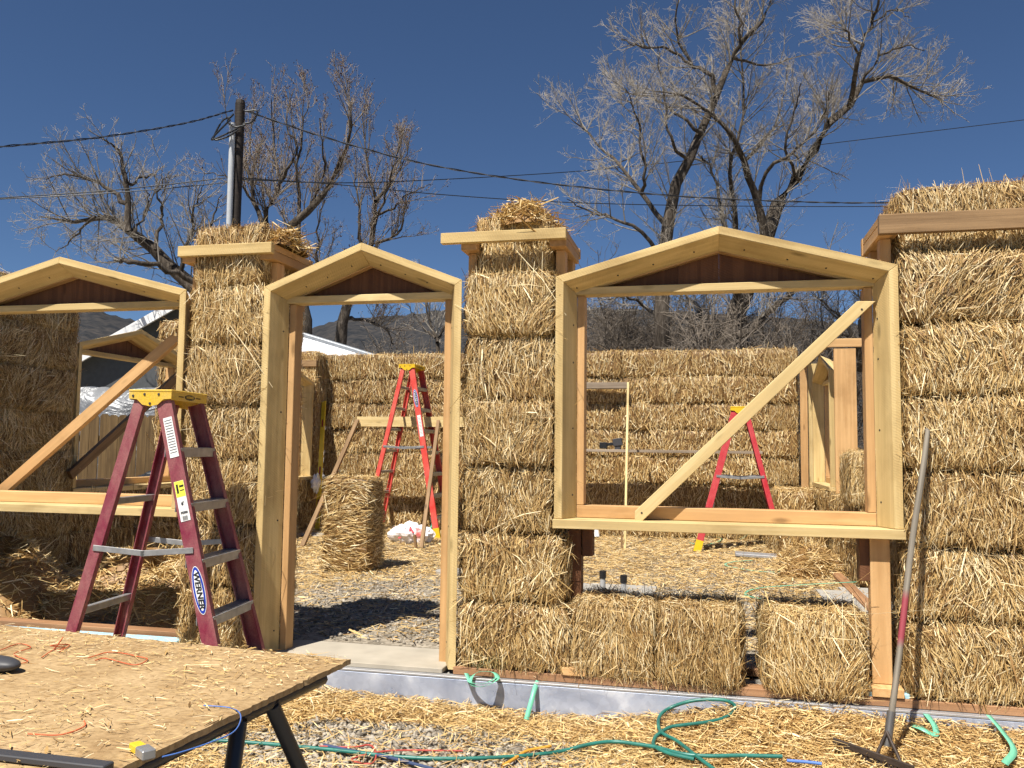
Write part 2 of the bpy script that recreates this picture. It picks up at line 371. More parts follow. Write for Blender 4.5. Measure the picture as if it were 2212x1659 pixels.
FOAM = plain("blue_foam", (.36, .60, .70), .8, .2)
CONC = plain("grey_slab", (.36, .335, .295), .85, .15, var=.06, scale=4, bmp=.1)
fd = thing("foundation_edge", "silver metal flashing and grey lip along the foot of the front wall", "foundation", B(-1.2, -.03, -1.36))
for a, c, o in ((-5.0, -2.62, .0), (-2.64, -.86, -.003), (-.88, 1.22, .0), (1.20, 2.6, -.003)):
    bm = bmesh.new(); box_bm(bm, (0, 0, 0), (c-a, .004, .17), .001); obj("metal_flashing", from_bm("metal_flashing", bm), GALV, fd, BM @ Matrix.Translation(((a+c)/2, -.045+o, -1.285)))
bm = bmesh.new(); box_bm(bm, (-1.2, -.022, -1.192), (7.6, .052, .010), .001); obj("metal_lip", from_bm("metal_lip", bm), GREYM, fd, BM)
bm = bmesh.new(); box_bm(bm, (-1.2, .22, -1.28), (7.6, .50, .160), .002); obj("foundation_stem", from_bm("foundation_stem", bm), CONC, fd, BM)
for a, c in ((-5.0, -3.0), (.70, .90)):
    bm = bmesh.new(); box_bm(bm, ((a+c)/2, .065, -1.158), (c-a, .11, .062), .004); obj("foam_strip", from_bm("foam_strip", bm), FOAM, fd, BM)
plf = thing("wall_plate", "brown timber plate under the bales right of the door", "timber plate", B(0, .05, -1.18))
board("board", (-1.33, .035, -1.166), (1.9, .035, -1.166), .038, .09, PLATE, plf)
board("board", (-1.33, .42, -1.166), (1.9, .42, -1.166), .038, .09, PLATE, plf)
plf = thing("wall_plate", "brown timber plate under the left window, behind the blue foam", "timber plate", B(-4, .2, -1.18))
board("board", (-5.0, .19, -1.135), (-2.53, .19, -1.135), .06, .09, PLATE, plf)
slab = thing("door_threshold", "grey board lying across the doorway as threshold", "threshold", B(-1.9, .2, -1.19))
bm = bmesh.new(); box_bm(bm, (-1.92, .20, -1.174), (1.06, .42, .026), .003); obj("threshold_board", from_bm("threshold_board", bm), plain("tan_board", (.40, .355, .285), .85, .15, var=.12, scale=6, bmp=.15), slab, BM)

# ------------------------------------------------------------------ splayed window and door bucks with gable tops
DP, SPL, TK = .13, .056, .042
ZE, ZA = .915, .148+1.0
NAILM = plain("dark_nail", (.035, .028, .022), .6)
_nm = bmesh.new(); bmesh.ops.create_cone(_nm, cap_ends=True, segments=8, radius1=.0052, radius2=.0052, depth=.003); NAIL = from_bm("nail", _nm); NAIL.materials.append(NAILM)
def nail(parent, L, p, n):
    z = (L.to_3x3() @ Vector(n)).normalized(); q = z.to_track_quat('Z', 'Y').to_matrix().to_4x4()
    obj("nail", NAIL, None, parent, Matrix.Translation(L @ Vector(p)) @ q)
def inset(P, k):
    """pentagon (open at the bottom) moved inwards by k"""
    xl, xr, ze, za, zb, xm = P
    sl = math.atan2(za-ze, xm-xl); dz = k/math.cos(sl)
    return (xl+k, xr-k, ze-dz+k*math.tan(sl), za-dz, zb, xm)
def pts(P): xl, xr, ze, za, zb, xm = P; return [(xl, zb), (xl, ze), (xm, za), (xr, ze), (xr, zb)]
def buck(L, xl, xr, zb, label, name, cat, door=False, group=None, ze=ZE, za=ZA, studz=None, nails=True):
    t = thing(name, label, cat, L @ Vector(((xl+xr)/2, .05, zb)), group)
    P = (xl, xr, ze, za, zb, (xl+xr)/2)
    fo, fi, bo, bi = pts(P), pts(inset(P, TK)), pts(inset(P, SPL)), pts(inset(P, SPL+TK))
    nm = ["jamb_plank", "gable_plank", "gable_plank", "jamb_plank"]
    for i in range(4):
        q = lambda p, y: (p[0], y, p[1])
        hexa_part(nm[i], [q(fo[i], 0), q(fo[i+1], 0), q(fi[i+1], 0), q(fi[i], 0), q(bo[i], DP), q(bo[i+1], DP), q(bi[i+1], DP), q(bi[i], DP)],
                  PINE, t, L, (fo[i+1][0]-fo[i][0], 0, fo[i+1][1]-fo[i][1]), .0022)
    P2 = inset(P, SPL+TK); il, ir = P2[0], P2[1]; zc = .832   # cross bar
    def bx(nme, x0, x1, y0, y1, z0, z1, mat, ax=(1, 0, 0)):
        return hexa_part(nme, [(x0, y0, z0), (x1, y0, z0), (x1, y1, z0), (x0, y1, z0), (x0, y0, z1), (x1, y0, z1), (x1, y1, z1), (x0, y1, z1)], mat, t, L, ax)
    zcr = zc+(ze-ZE); bx("cross_bar", il-.035, ir+.035, DP-.018, DP+.075, zcr, zcr+.041, PINE_S)
    zs = zb if door else zb+.066
    bx("stud", il-.001, il+.039, DP+.004, DP+.094, zs, zcr-.001, FIR, (0, 0, 1)); bx("stud", ir-.039, ir+.001, DP+.004, DP+.094, zs, zcr-.001, FIR, (0, 0, 1))
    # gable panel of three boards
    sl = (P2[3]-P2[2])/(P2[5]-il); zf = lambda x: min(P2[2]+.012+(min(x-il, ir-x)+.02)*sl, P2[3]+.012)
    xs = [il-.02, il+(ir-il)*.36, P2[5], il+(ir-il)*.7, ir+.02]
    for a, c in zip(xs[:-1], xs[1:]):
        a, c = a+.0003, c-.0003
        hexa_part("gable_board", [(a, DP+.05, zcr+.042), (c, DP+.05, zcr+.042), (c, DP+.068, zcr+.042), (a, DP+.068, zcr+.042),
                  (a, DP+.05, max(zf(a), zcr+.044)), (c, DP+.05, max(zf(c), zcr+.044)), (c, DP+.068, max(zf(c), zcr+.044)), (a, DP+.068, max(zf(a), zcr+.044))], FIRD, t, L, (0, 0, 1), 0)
    # inner gable battens behind the planks
    for sgn in (-1, 1):
        e = il if sgn < 0 else ir; m_ = P2[5]
        hexa_part("gable_batten", [(e, DP+.001, P2[2]-.004), (m_, DP+.001, P2[3]-.004), (m_, DP+.048, P2[3]-.004), (e, DP+.048, P2[2]-.004),
                  (e, DP+.001, P2[2]+.03), (m_, DP+.001, P2[3]+.03), (m_, DP+.048, P2[3]+.03), (e, DP+.048, P2[2]+.03)], FIR, t, L, (m_-e, 0, P2[3]-P2[2]), .001)
    if not door:
        bx("sill_plank", xl-.004, xr+.006, -.014, DP+.10, zb-.049, zb-.002, PINE_S)
        bx("sill_stud", il-.001, ir+.001, DP+.004, DP+.094, zb, zb+.064, FIR)
    if nails:
        for k, z in enumerate(np.linspace(zb+.12, ze-.25, 4)):
            for x, sg in ((xl, 1), (xr, -1)):
                f = .72; nail(t, L, (x+sg*(TK+SPL*f+.0004), DP*f, z+.05*((k*7) % 3)), (sg*DP, -SPL, 0))
        for f in (.15, .4, .62, .88):
            for sg in (-1, 1):
                x = (xl+xr)/2+sg*(xr-xl)/2*f; s_ = (za-ze)/((xr-xl)/2); z = za-abs(x-(xl+xr)/2)*s_
                v_ = .6; nail(t, L, (x, DP*v_, z-(TK+SPL*v_)*math.sqrt(1+s_*s_)-.0006), (sg*s_*.9, -.4, -1))
    return t
LF = BM
win_r = buck(LF, -.801, .888, -.360, "wide gable-topped timber window frame in the front wall, diagonal brace across it", "window_surround", "window frame", group="gable-topped frames")
door = buck(LF, -2.508, -1.318, -1.166, "tall narrow gable-topped timber door frame between two straw columns", "door_surround", "door frame", door=True, group="gable-topped frames")
win_l = buck(LF, -4.80, -3.012, -.368, "wide gable-topped timber window frame at the left edge, behind the maroon ladder", "window_surround", "window frame", group="gable-topped frames")
def side(s, d, rot): return BM @ Matrix.Translation((s, d, 0)) @ Matrix.Rotation(rot, 4, 'Z')
LW = side(-5.55, 0, math.pi/2)
buck(LW, 2.15, 3.86, -.40, "gable-topped window frame in the shaded left wall, seen through the left window", "window_surround", "window frame", group="gable-topped frames", nails=False)
buck(LW, 5.1, 6.82, -.42, "gable-topped window frame in the left wall near the back corner, seen through the door", "window_surround", "window frame", group="gable-topped frames", nails=False)
RW = side(1.25, 0, -math.pi/2)
buck(RW, -7.0, -5.4, -.37, "gable-topped window frame in the right wall near the back corner, seen edge on", "window_surround", "window frame", group="gable-topped frames", nails=False)
# braces nailed to the frames
def frame_brace(t, p, q, d, h, mat):
    a, c = wp(*p, d), wp(*q, d); board("brace", a, c, h, .042, mat, t, up=(0, 0, 1), cuts=(.03, .03))
frame_brace(win_r, (1372, 1122), (1870, 652), .085, .062, PINE_S)
frame_brace(win_l, (-40, 1100), (385, 727), .30, .068, FIR)
for n_, (p, q) in enumerate((((1372, 1122), (1870, 652)),)):
    a = wp(1386, 1108, .06); nail(win_r, BM, (a.x, .0635, a.z), (0, -1, 0)); a = wp(1862, 668, .06); nail(win_r, BM, (a.x, .0635, a.z), (0, -1, 0))
# brace across the left-wall window
lb = thing("diagonal_brace", "grey-brown timber brace slanting across the left-wall window, behind the maroon ladder", "timber brace", B(-5.5, 2.2, -.3))
board("brace_board", (-5.50, 2.05, -.28), (-5.50, 3.75, .86), .085, .04, OLDW, lb)

# ------------------------------------------------------------------ posts under the right window
pst = thing("window_post", "stout timber post under the right end of the big window frame, on a block", "timber post", B(.79, .1, -1.14))
board("post", (.788, .09, -1.098), (.788, .09, -.412), .075, .09, FIR, pst, up=(0, 1, 0))
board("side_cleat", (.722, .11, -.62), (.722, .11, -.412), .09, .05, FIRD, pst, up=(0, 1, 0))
board("base_block", (.80, -.02, -1.121), (.80, .40, -1.121), .042, .14, FIR, pst)
pst = thing("window_post", "dark brown timber post under the left end of the big window frame", "timber post", B(-.7, .15, -1.14))
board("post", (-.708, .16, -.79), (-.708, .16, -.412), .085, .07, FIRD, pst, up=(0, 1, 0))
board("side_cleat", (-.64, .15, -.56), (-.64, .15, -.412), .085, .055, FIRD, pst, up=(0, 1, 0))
board("base_block", (-.69, -.02, -1.128), (-.69, .38, -1.128), .038, .12, FIR, pst)

# ------------------------------------------------------------------ straw columns of the front wall
def column(s0, s1, zs, d0, d1, pool, where, grp, sw=None):
    for k in range(len(zs)-1):
        a, c = s0, s1
        if sw: a, c = sw.get(k, (s0, s1))
        bale(a, c, d0+random.uniform(-.012, .012), d1, zs[k]+.004, zs[k+1]-.014, pool, f"{ORD[k]} straw bale from the ground in the {where}", grp)
ZB = [-1.147, -.80, -.44, -.088, .262, .612, .965]
column(-1.306, -.80, ZB, .012, .48, HALF, "column between door and big window", "bales of the column right of the door",
       {0: (-1.31, -.70), 1: (-1.305, -.745)})
column(-3.0, -2.50, [-1.147, -.79, -.445, -.075, .24, .592, .935], .012, .48, HALF, "column between left window and door", "bales of the column left of the door")
column(.895, 1.85, [-1.145, -.775, -.435, -.075, .28, .628, .975], -.01, .46, FULL, "wall at the right edge", "bales of the right wall end")
G_ = "short bales under the big window"
bale(-.70, -.27, -.02, .41, -1.155, -.790, HALF, "low straw bale under the big window beside the left column", G_)
bale(-.28, .138, -.02, .41, -1.155, -.785, HALF, "low straw bale under the big window, middle of the three", G_)
bale(.248, .712, -.045, .36, -1.150, -.775, HALF, "low straw bale under the big window beside the right post", G_)
# top bales held in the box beams
G_ = "bales standing in the box beams"
bale(-2.98, -2.53, .03, .45, .93, 1.285, HALF, "top straw bale of the column left of the door, inside its timber cap", G_)
bale(-1.262, -.85, .07, .45, .96, 1.27, HALF, "shaggy top straw bale of the column right of the door, inside its timber cap", G_)
bale(.91, 1.86, .085, .48, .965, 1.31, FULL, "top straw bale at the right edge, above the weathered beam", G_)

column(-6.0, -4.84, [-1.147, -.79, -.445, -.075, .24, .592, .935, 1.29], .012, .48, FULL, "front wall left of the left window", "bales of the front left corner")

# ------------------------------------------------------------------ box beams (timber caps)
def cap(s0, s1, z0, z1, label, mat, mat2, over=(0, 0), front=(0, 0)):
    t = thing("box_beam", label, "timber beam", B((s0+s1)/2, .2, z0), "timber caps on the straw columns"); zm = (z0+z1)/2
    board("front_board", (s0+front[0], -.012, zm), (s1+front[1], -.012, zm), z1-z0, .040, mat, t)
    board("back_board", (s0, .475, zm), (s1, .475, zm), z1-z0, .04, mat2, t)
    for s in (s0+.05, s1-.05):
        board("side_board", (s, .009, z1-.019), (s, .454, z1-.019), .038, .09, mat2, t)
        board("side_joist", (s, .009, z1-.066), (s, .46, z1-.066), .05, .09, mat2, t)
        for d in (.135, .41): board("corner_post", (s+(.02 if s > (s0+s1)/2 else -.02)*0, d, z1-.092), (s, d, .84), .085, .05, mat2, t, up=(0, 1, 0))
    return t
cap(-3.06, -2.452, 1.106, 1.168, "pale timber cap frame on the straw column left of the door", PINE, FIR)
cap(-1.335, -.742, 1.112, 1.170, "timber cap frame with overhanging front board, straw column right of the door", PINE, FIR, front=(-.10, 0))
c3 = cap(.80, 1.95, 1.062, 1.158, "weathered brown timber cap frame at the right edge", OLDW, FIR)

# ------------------------------------------------------------------ straw walls of the house behind
ZC = [-1.15+.357*k for k in range(8)]; ZC[-1] = 1.345
NTH = ["first", "second", "third", "fourth", "fifth", "sixth", "seventh", "eighth", "ninth"]
for k in range(7):
    e = [-5.55]; x = -5.55+(.95 if k % 2 else .55)
    while x < .9: e.append(x); x += .95
    e.append(1.08)
    if e[-1]-e[-2] < .3: e.pop(-2)
    for j in range(len(e)-1):
        bale(e[j]-.02, e[j+1]+.02, 7.19+.03*random.uniform(-1, 1), 7.65, ZC[k], ZC[k+1]-.004, FAR,
             f"straw bale in back wall, {ORD[k]} course, {NTH[j]} from the left corner", "bales of the back wall")
for k in range(7):
    for j, (a, c, nm) in enumerate(((-.02, 1.05, "nearest the front wall"), (1.05, 2.14, "beside the first side window"), (3.87, 5.09, "between the two side windows"), (6.84, 7.19, "in the back corner"))):
        bale(-6.0, -5.54+.02*random.uniform(-1, 1), a, c, ZC[k], ZC[k+1]+.01, FAR if j != 1 else FULL, f"straw bale in shaded left wall, {ORD[k]} course, {nm}", "bales of the left wall", along='d')
for k in range(2):
    for a, c, nm in ((2.14, 3.0, "near half under the first side window"), (3.0, 3.87, "far half under the first side window"), (5.09, 5.95, "near half under the second side window"), (5.95, 6.84, "far half under the second side window")):
        bale(-6.0, -5.54, a, c, ZC[k], ZC[k+1], FAR, f"straw bale in left wall, {ORD[k]} course, {nm}", "bales of the left wall", along='d')
for k in range(2):
    for j in range(4):
        a = 3.45+.95*j
        bale(1.22+.03*random.uniform(-1, 1), 1.68, a, min(a+.94, 7.19), ZC[k], ZC[k+1], FAR, f"straw bale in low right wall, {ORD[k]} course, {NTH[j]} from the near end", "bales of the low right wall", along='d')
bale(1.15, 1.6, 3.42, 3.9, -.44, -.02, HALF, "short straw bale on top of the low right wall, at its near end", "bales of the low right wall")
bale(.70, 1.17, 5.05, 6.0, -1.15, -.80, FAR, "straw bale lying before the low right wall, the nearer of two", "bales on the house floor", along='d')
bale(.66, 1.15, 6.02, 6.95, -1.15, -.80, FAR, "straw bale lying before the low right wall, the farther of two", "bales on the house floor", along='d')
bale(.74, 1.17, 6.05, 6.95, -.80, -.46, FAR, "straw bale stacked on the farther bale before the low right wall", "bales on the house floor", along='d')
rp = thing("floor_plate", "brown timber plate on the floor along the right wall", "timber plate", B(1.1, 4, FLOOR))
board("board", (1.13, 1.6, FLOOR+.02), (1.13, 6.4, FLOOR+.02), .04, .09, PLATE, rp)
# right wall posts and beam
t = thing("wall_post", "wide orange timber post in the right wall, next to the side window frame", "timber post", B(1.4, 5.1, -1.15))
board("post", (1.38, 5.15, -.44), (1.38, 5.15, 1.10), .22, .04, FIR, t, up=(1, 0, 0))
t = thing("wall_post", "narrow timber post in the right wall at the back corner", "timber post", B(1.2, 7.12, -1.15))
board("post", (1.16, 7.13, -1.15), (1.16, 7.13, 1.14), .09, .04, FIR, t, up=(1, 0, 0))
board("post", (1.30, 7.16, -.44), (1.30, 7.16, 1.14), .16, .03, PINE_S, t, up=(1, 0, 0))
t = thing("top_beam", "pale horizontal beam on the posts of the right wall", "timber beam", B(1.35, 5.1, 1.1))
board("board", (1.17, 5.14, 1.16), (1.95, 5.14, 1.16), .09, .04, FIR, t); board("board", (1.2, 5.18, 1.18), (1.2, 7.3, 1.18), .07, .09, FIR, t)
t = thing("wall_post", "timber post of the frame beyond the side window, right wall", "timber post", B(1.6, 4.6, -1.15))
board("post", (1.62, 4.7, -.44), (1.62, 4.7, 1.0), .16, .04, PINE, t, up=(1, 0, 0))
t = thing("corner_beam", "short timber beam end above the left back corner bales", "timber beam", B(-5.5, 7, 1.1))
board("board", (-6.0, 6.86, 1.19), (-5.52, 6.86, 1.19), .09, .09, OLDW, t)

# upright bale in the doorway
bale(-3.55, -3.08, 3.02, 3.40, FLOOR, -.285, [UPB], "straw bale standing on end on the gravel, seen through the door", "bales on the house floor", rz=0)
# straw pile under the left window
def pile(name, label, c, rx, ry, h, n, seed, wid=.007, ln=.11):
    g = np.random.default_rng(seed); na = 26
    A, Rr = np.meshgrid(np.linspace(0, 2*np.pi, na, endpoint=False), np.linspace(0, 1, 9), indexing='ij')
    rad = 1+.22*np.sin(A*3+seed)+.12*np.sin(A*5+1); V = np.stack([c[0]+rx*Rr*rad*np.cos(A), c[1]+ry*Rr*rad*np.sin(A), c[2]+h*(1-Rr**2)*(1+.25*np.sin(A*2+Rr*5))], -1).reshape(-1, 3)
    F = [(a*9+r, ((a+1) % na)*9+r, ((a+1) % na)*9+r+1, a*9+r+1) for a in range(na) for r in range(8)]
    a = g.uniform(0, 2*np.pi, n); r = np.sqrt(g.random(n)); rd = 1+.22*np.sin(a*3+seed)+.12*np.sin(a*5+1)
    C = np.stack([c[0]+rx*r*rd*np.cos(a), c[1]+ry*r*rd*np.sin(a), c[2]+h*(1-r**2)*(1+.25*np.sin(a*2+r*5))+g.uniform(-.01, .03, n)], 1)
    az = g.uniform(0, 2*np.pi, n); D = np.stack([np.cos(az), np.sin(az), g.normal(0, .35, n)], 1); D /= np.linalg.norm(D, axis=1, keepdims=True)
    fn = np.array([0, 0, 1.])+g.normal(0, .5, (n, 3)); bv, bf, bi = blades(C, D, fn, ln*np.exp(g.normal(0, .45, n)), wid*np.exp(g.normal(0, .3, n)), g.normal(0, .25, n))
    T = np.concatenate([np.full(len(V), .15), np.clip(.6+g.normal(0, .2, n), 0, 1)[bi]])
    V2 = np.concatenate([V, bv]); F2 = np.concatenate([np.array(F), bf+len(V)])
    W_ = np.array([tuple(BM @ Vector(p)) for p in V2]); o = obj(name, mesh_np(name, W_, F2, T), STRAW); return tag(o, label, "straw pile")
pile("straw_pile", "loose heap of straw on the floor under the left window frame", (-3.75, .85, FLOOR), .75, .45, .36, 5200, 3)
pile("straw_pile", "dark shaded heap of straw at the left picture edge, inside the wall", (-4.9, .75, FLOOR), .7, .55, .40, 3200, 4)
pile("straw_pile", "tuft of loose straw spilling over the cap left of the door", (-2.50, .22, 1.17), .12, .16, .10, 420, 5)
pile("straw_pile", "tousled tuft of straw heaped on the cap right of the door", (-1.03, .22, 1.22), .22, .18, .14, 900, 6)
pile("straw_pile", "loose straw heap on the floor in front of the low right wall", (.92, 4.5, FLOOR), .34, .6, .20, 2200, 8)
pile("straw_pile", "straw spilled on top of the left wall between its side windows", (-5.7, 4.4, 1.33), .22, .5, .13, 900, 9)

# ------------------------------------------------------------------ loose things inside
t = thing("scaffold_plank", "weathered scaffold plank set level in front of the back straw wall", "plank", B(-.7, 6.8, 0))
board("plank", (-2.2, 6.80, -.012), (.62, 6.80, -.012), .036, .24, GREYW, t)
t = thing("plank_trestle", "timber stand under the hidden left end of the scaffold plank", "trestle", B(-1.9, 6.8, FLOOR))
for d in (6.72, 6.88): board("leg", (-1.95, d, FLOOR), (-1.95, d, -.03), .04, .09, GREYW, t, up=(0, 1, 0))
board("rail", (-1.95, 6.70, -.06), (-1.95, 6.90, -.06), .06, .036, GREYW, t)
t = thing("wall_ledger", "weathered short board against the back wall, beside the slender stick", "board", B(-1.4, 7.05, .87))
board("board", (-2.3, 7.08, .865), (-1.095, 7.08, .865), .085, .10, GREYW, t)
t = thing("slender_stick", "slender pale stick standing upright in front of the back wall", "stick", B(-.99, 5.72, FLOOR))
a, c = wp(1350, 1186, 5.72), wp(1357, 826, 6.5); board("stick", (a.x, 5.72, FLOOR), (c.x, 6.5, c.z), .028, .028, PINE_S, t, up=(0, 1, 0))
t = thing("short_stake", "short dark stake in the floor beside the slender stick", "stake", B(-1.03, 5.7, FLOOR)); a = wp(1343, 1186, 5.7)
board("stake", (a.x, 5.70, FLOOR), (a.x, 5.70, FLOOR+.20), .03, .02, OLDW, t, up=(0, 1, 0))
BLACK = plain("black_plastic", (.018, .018, .02), .4, .4); DGREY = plain("dark_grey_plastic", (.05, .05, .055), .5)
t = thing("cordless_tool", "small black cordless tool lying on the scaffold plank", "power tool", B(-1.3, 6.75, .01))
def bpart(name, c, s, mat, parent, rot=0., bev=.006):
    bm = bmesh.new(); box_bm(bm, (0, 0, 0), s, bev); return obj(name, from_bm(name, bm), mat, parent, BM @ Matrix.Translation(c) @ Matrix.Rotation(rot, 4, 'Y'))
bpart("battery", (-1.375, 6.75, .055), (.10, .07, .085), BLACK, t); bpart("handle", (-1.29, 6.75, .073), (.14, .04, .04), BLACK, t, -.12); bpart("motor_body", (-1.19, 6.75, .10), (.12, .08, .10), DGREY, t, -.15)
bpart("foot", (-1.19, 6.75, .03), (.08, .06, .055), DGREY, t)
# horizontal brace frame seen through the door
t = thing("wall_brace", "timber rail across the back wall held by two slanting props", "timber brace", B(-4, 6, FLOOR))
a = wp(772, 905, 6.5); c = wp(990, 900, 6.5)
board("rail", (a.x, 6.5, .345), (c.x+.3, 6.5, .345), .135, .04, PINE_S, t)
board("prop", (a.x+.02, 6.46, .36), (-4.57, 4.66, FLOOR+.01), .055, .04, OLDW, t, up=(1, 0, 0)); board("prop", (-3.55, 6.46, .36), (-3.235, 4.95, FLOOR+.01), .045, .035, OLDW, t, up=(1, 0, 0))
t = thing("short_stake", "short dark stake at the foot of the right prop, by the white bag", "stake", B(-3.27, 4.93, FLOOR))
board("stake", (-3.275, 4.90, FLOOR-.01), (-3.30, 4.90, FLOOR+.17), .03, .03, OLDW, t, up=(0, 1, 0))
# yellow level leaning in the back left corner
YEL = plain("yellow_paint", (.72, .50, .03), .4); RED = plain("red_vial", (.25, .02, .02), .4)
t = thing("spirit_level", "long yellow spirit level leaning in the back left corner", "spirit level", B(-5.3, 6.9, FLOOR))
a = wp(685, 1145, 6.6); c = wp(698, 866, 7.05); a = Vector((a.x, 6.6, FLOOR)); c = Vector((c.x, 7.08, c.z))
lv = board("level_bar", a, c, .062, .026, YEL, t, up=(1, 0, 0))
for f in (.2, .45, .82): p = a+(c-a)*f; board("vial", p-(c-a)*.03+Vector((0, -.013, 0)), p+(c-a)*.03+Vector((0, -.013, 0)), .022, .012, RED, t, up=(1, 0, 0))
# pipes, slabs, boots
PIPE = plain("grey_pipe", (.40, .41, .42), .45); WHITE = plain("white_plastic", (.78, .77, .75), .45, var=.05)
def stub(px, py, h, r, label, d=None, cap=True, mat=PIPE):
    p = gp(px, py, EYE+FLOOR); t = thing("pipe_stub", label, "pipe", p, "capped pipe stubs in the floor")
    tube_obj("pipe", [p, p+Vector((0, 0, h*.5)), p+Vector((0, 0, h))], r, mat, t, 3, 12)
    if cap: tube_obj("rubber_cap", [p+Vector((0, 0, h-.045)), p+Vector((0, 0, h-.02)), p+Vector((0, 0, h+.012))], r*1.22, BLACK, t, 3, 12)
    top = bmesh.new(); bmesh.ops.create_circle(top, cap_ends=True, segments=12, radius=r*1.22); obj("cap_lid", from_bm("cap_lid", top), BLACK if cap else mat, t, Matrix.Translation(p+Vector((0, 0, h+.011))))
stub(1302, 1292, .20, .022, "black-capped grey pipe stub behind the bales, the left one"); stub(1347, 1300, .19, .022, "black-capped grey pipe stub behind the bales, the right one")
stub(718, 1172, .40, .035, "tall grey pipe stub left of the upright bale")
t = thing("floor_slab", "thin grey board under the two pipe stubs", "board", gp(1350, 1285, EYE+FLOOR))
a = BI @ gp(1330, 1283, EYE+FLOOR); bpart("slab", (a.x, a.y+.1, FLOOR+.012), (.62, .5, .024), CONC, t, 0, .003)
t = thing("floor_slab", "round-cornered grey board lying on the gravel behind the right post", "board", gp(1830, 1290, EYE+FLOOR))
a = BI @ gp(1850, 1300, EYE+FLOOR); bm = bmesh.new()
box_bm(bm, (0, 0, 0), (.95, 1.15, .02), .0); bmesh.ops.bevel(bm, geom=[e for e in bm.edges if abs(e.verts[0].co.z-e.verts[1].co.z) > .01], offset=.2, segments=8, affect='EDGES')
obj("slab", from_bm("slab", bm), CONC, t, BM @ Matrix.Translation((a.x+.22, a.y, FLOOR+.016)))
t = thing("floor_slab", "grey bowed board on the straw in front of the red ladder on the right", "board", gp(1650, 1205, EYE+FLOOR))
a = BI @ gp(1665, 1207, EYE+FLOOR); bpart("slab", (a.x, a.y, FLOOR+.03), (.75, .25, .03), GREYM, t, .03, .004)
t = thing("bucket_lid", "round grey lid lying on the floor inside the doorway", "lid", gp(955, 1240, EYE+FLOOR)); p = gp(968, 1240, EYE+FLOOR)
bm = bmesh.new(); bmesh.ops.create_cone(bm, cap_ends=True, segments=32, radius1=.17, radius2=.165, depth=.03); obj("lid_disc", from_bm("lid_disc", bm), CONC, t, Matrix.Translation(p+Vector((.05, 0, .018))))
t = thing("floor_slab", "grey board on the floor at the foot of the left prop", "board", gp(690, 1160, EYE+FLOOR)); a = BI @ gp(690, 1158, EYE+FLOOR); bpart("slab", (a.x, a.y, FLOOR+.012), (.6, .35, .022), CONC, t, 0, .003)
t = thing("plastic_tube", "white plastic tube end on the floor below the big window sill", "tube", gp(1287, 1160, EYE+FLOOR)); p = gp(1287, 1162, EYE+FLOOR)
tube_obj("tube", [p, p+Vector((-.01, .05, .10)), p+Vector((-.02, .1, .21))], .055, WHITE, t, 6, 12)
t = thing("black_tools", "bundle of black tool cases leaning in the shade behind the left door jamb", "tool case", gp(655, 1135, EYE+FLOOR)); a = BI @ gp(648, 1140, EYE+FLOOR)
bpart("case", (a.x-.05, a.y+.1, FLOOR+.14), (.16, .22, .28), BLACK, t, .25, .02); bpart("case", (a.x+.16, a.y+.15, FLOOR+.09), (.14, .2, .18), DGREY, t, -.2, .02)
# crumpled white bag with red lettering
def crumple(name, c, s, mat, parent, seed, M=BM, amp=.35, fl=True):
    g = np.random.default_rng(seed); bm = bmesh.new(); bmesh.ops.create_icosphere(bm, subdivisions=4, radius=1)
    ph = g.uniform(0, 6, (6, 3))
    for v in bm.verts:
        p = v.co; k = sum(abs(math.sin(p.x*(2+j*2)+ph[j, 0]+p.y*3)*math.cos(p.y*(2+j*1.7)+ph[j, 1])*math.sin(p.z*(3+j)+ph[j, 2]+1))/(1+j*.7) for j in range(6))
        v.co = p*(1-amp+amp*k)
        v.co = Vector((v.co.x*s[0], v.co.y*s[1], max(v.co.z, -.35 if fl else -9)*s[2]+(.35*s[2] if fl else 0)))
    return obj(name, from_bm(name, bm), mat, parent, M @ Matrix.Translation(c))
BAGM, tt, bb = new_mat("white_bag", .45, .4); nn_ = N(tt, "ShaderNodeTexNoise", Scale=4., Detail=4.); tt.links.new(coords(tt), nn_.inputs["Vector"])
rr_ = ramp(tt, nn_.outputs[0], [(.34, (.62, .16, .15)), (.42, (.80, .74, .73)), (.9, (.86, .84, .83))]); tt.links.new(rr_.outputs[0], bb.inputs["Base Color"]); bump(tt, bb, nn_.outputs[0], .4, .05)
a = BI @ gp(888, 1172, EYE+FLOOR); t = thing("plastic_bag", "crumpled white plastic bag with red print, lying beside the upright bale", "bag", BM @ a)
crumple("bag_body", (a.x, a.y, FLOOR), (.30, .2, .2), BAGM, t, 5)
REDI = plain("red_ink", (.55, .03, .05), .6)
tm = text_mesh("bag_lettering", "WE", .13, .004); tm.materials.append(REDI)
obj("bag_lettering", tm, None, t, BM @ Matrix.Translation((a.x+.0, a.y-.185, FLOOR+.15)) @ Matrix.Rotation(math.radians(62), 4, 'X') @ Matrix.Rotation(math.radians(205), 4, 'Z'))
t = thing("hanging_cloth", "white cloth corner hanging from the left wall window sill, behind the door jamb", "cloth", B(-5.45, 6.6, -.45))
crumple("cloth", (-5.42, 6.72, -.52), (.06, .14, .13), WHITE, t, 11, fl=False)
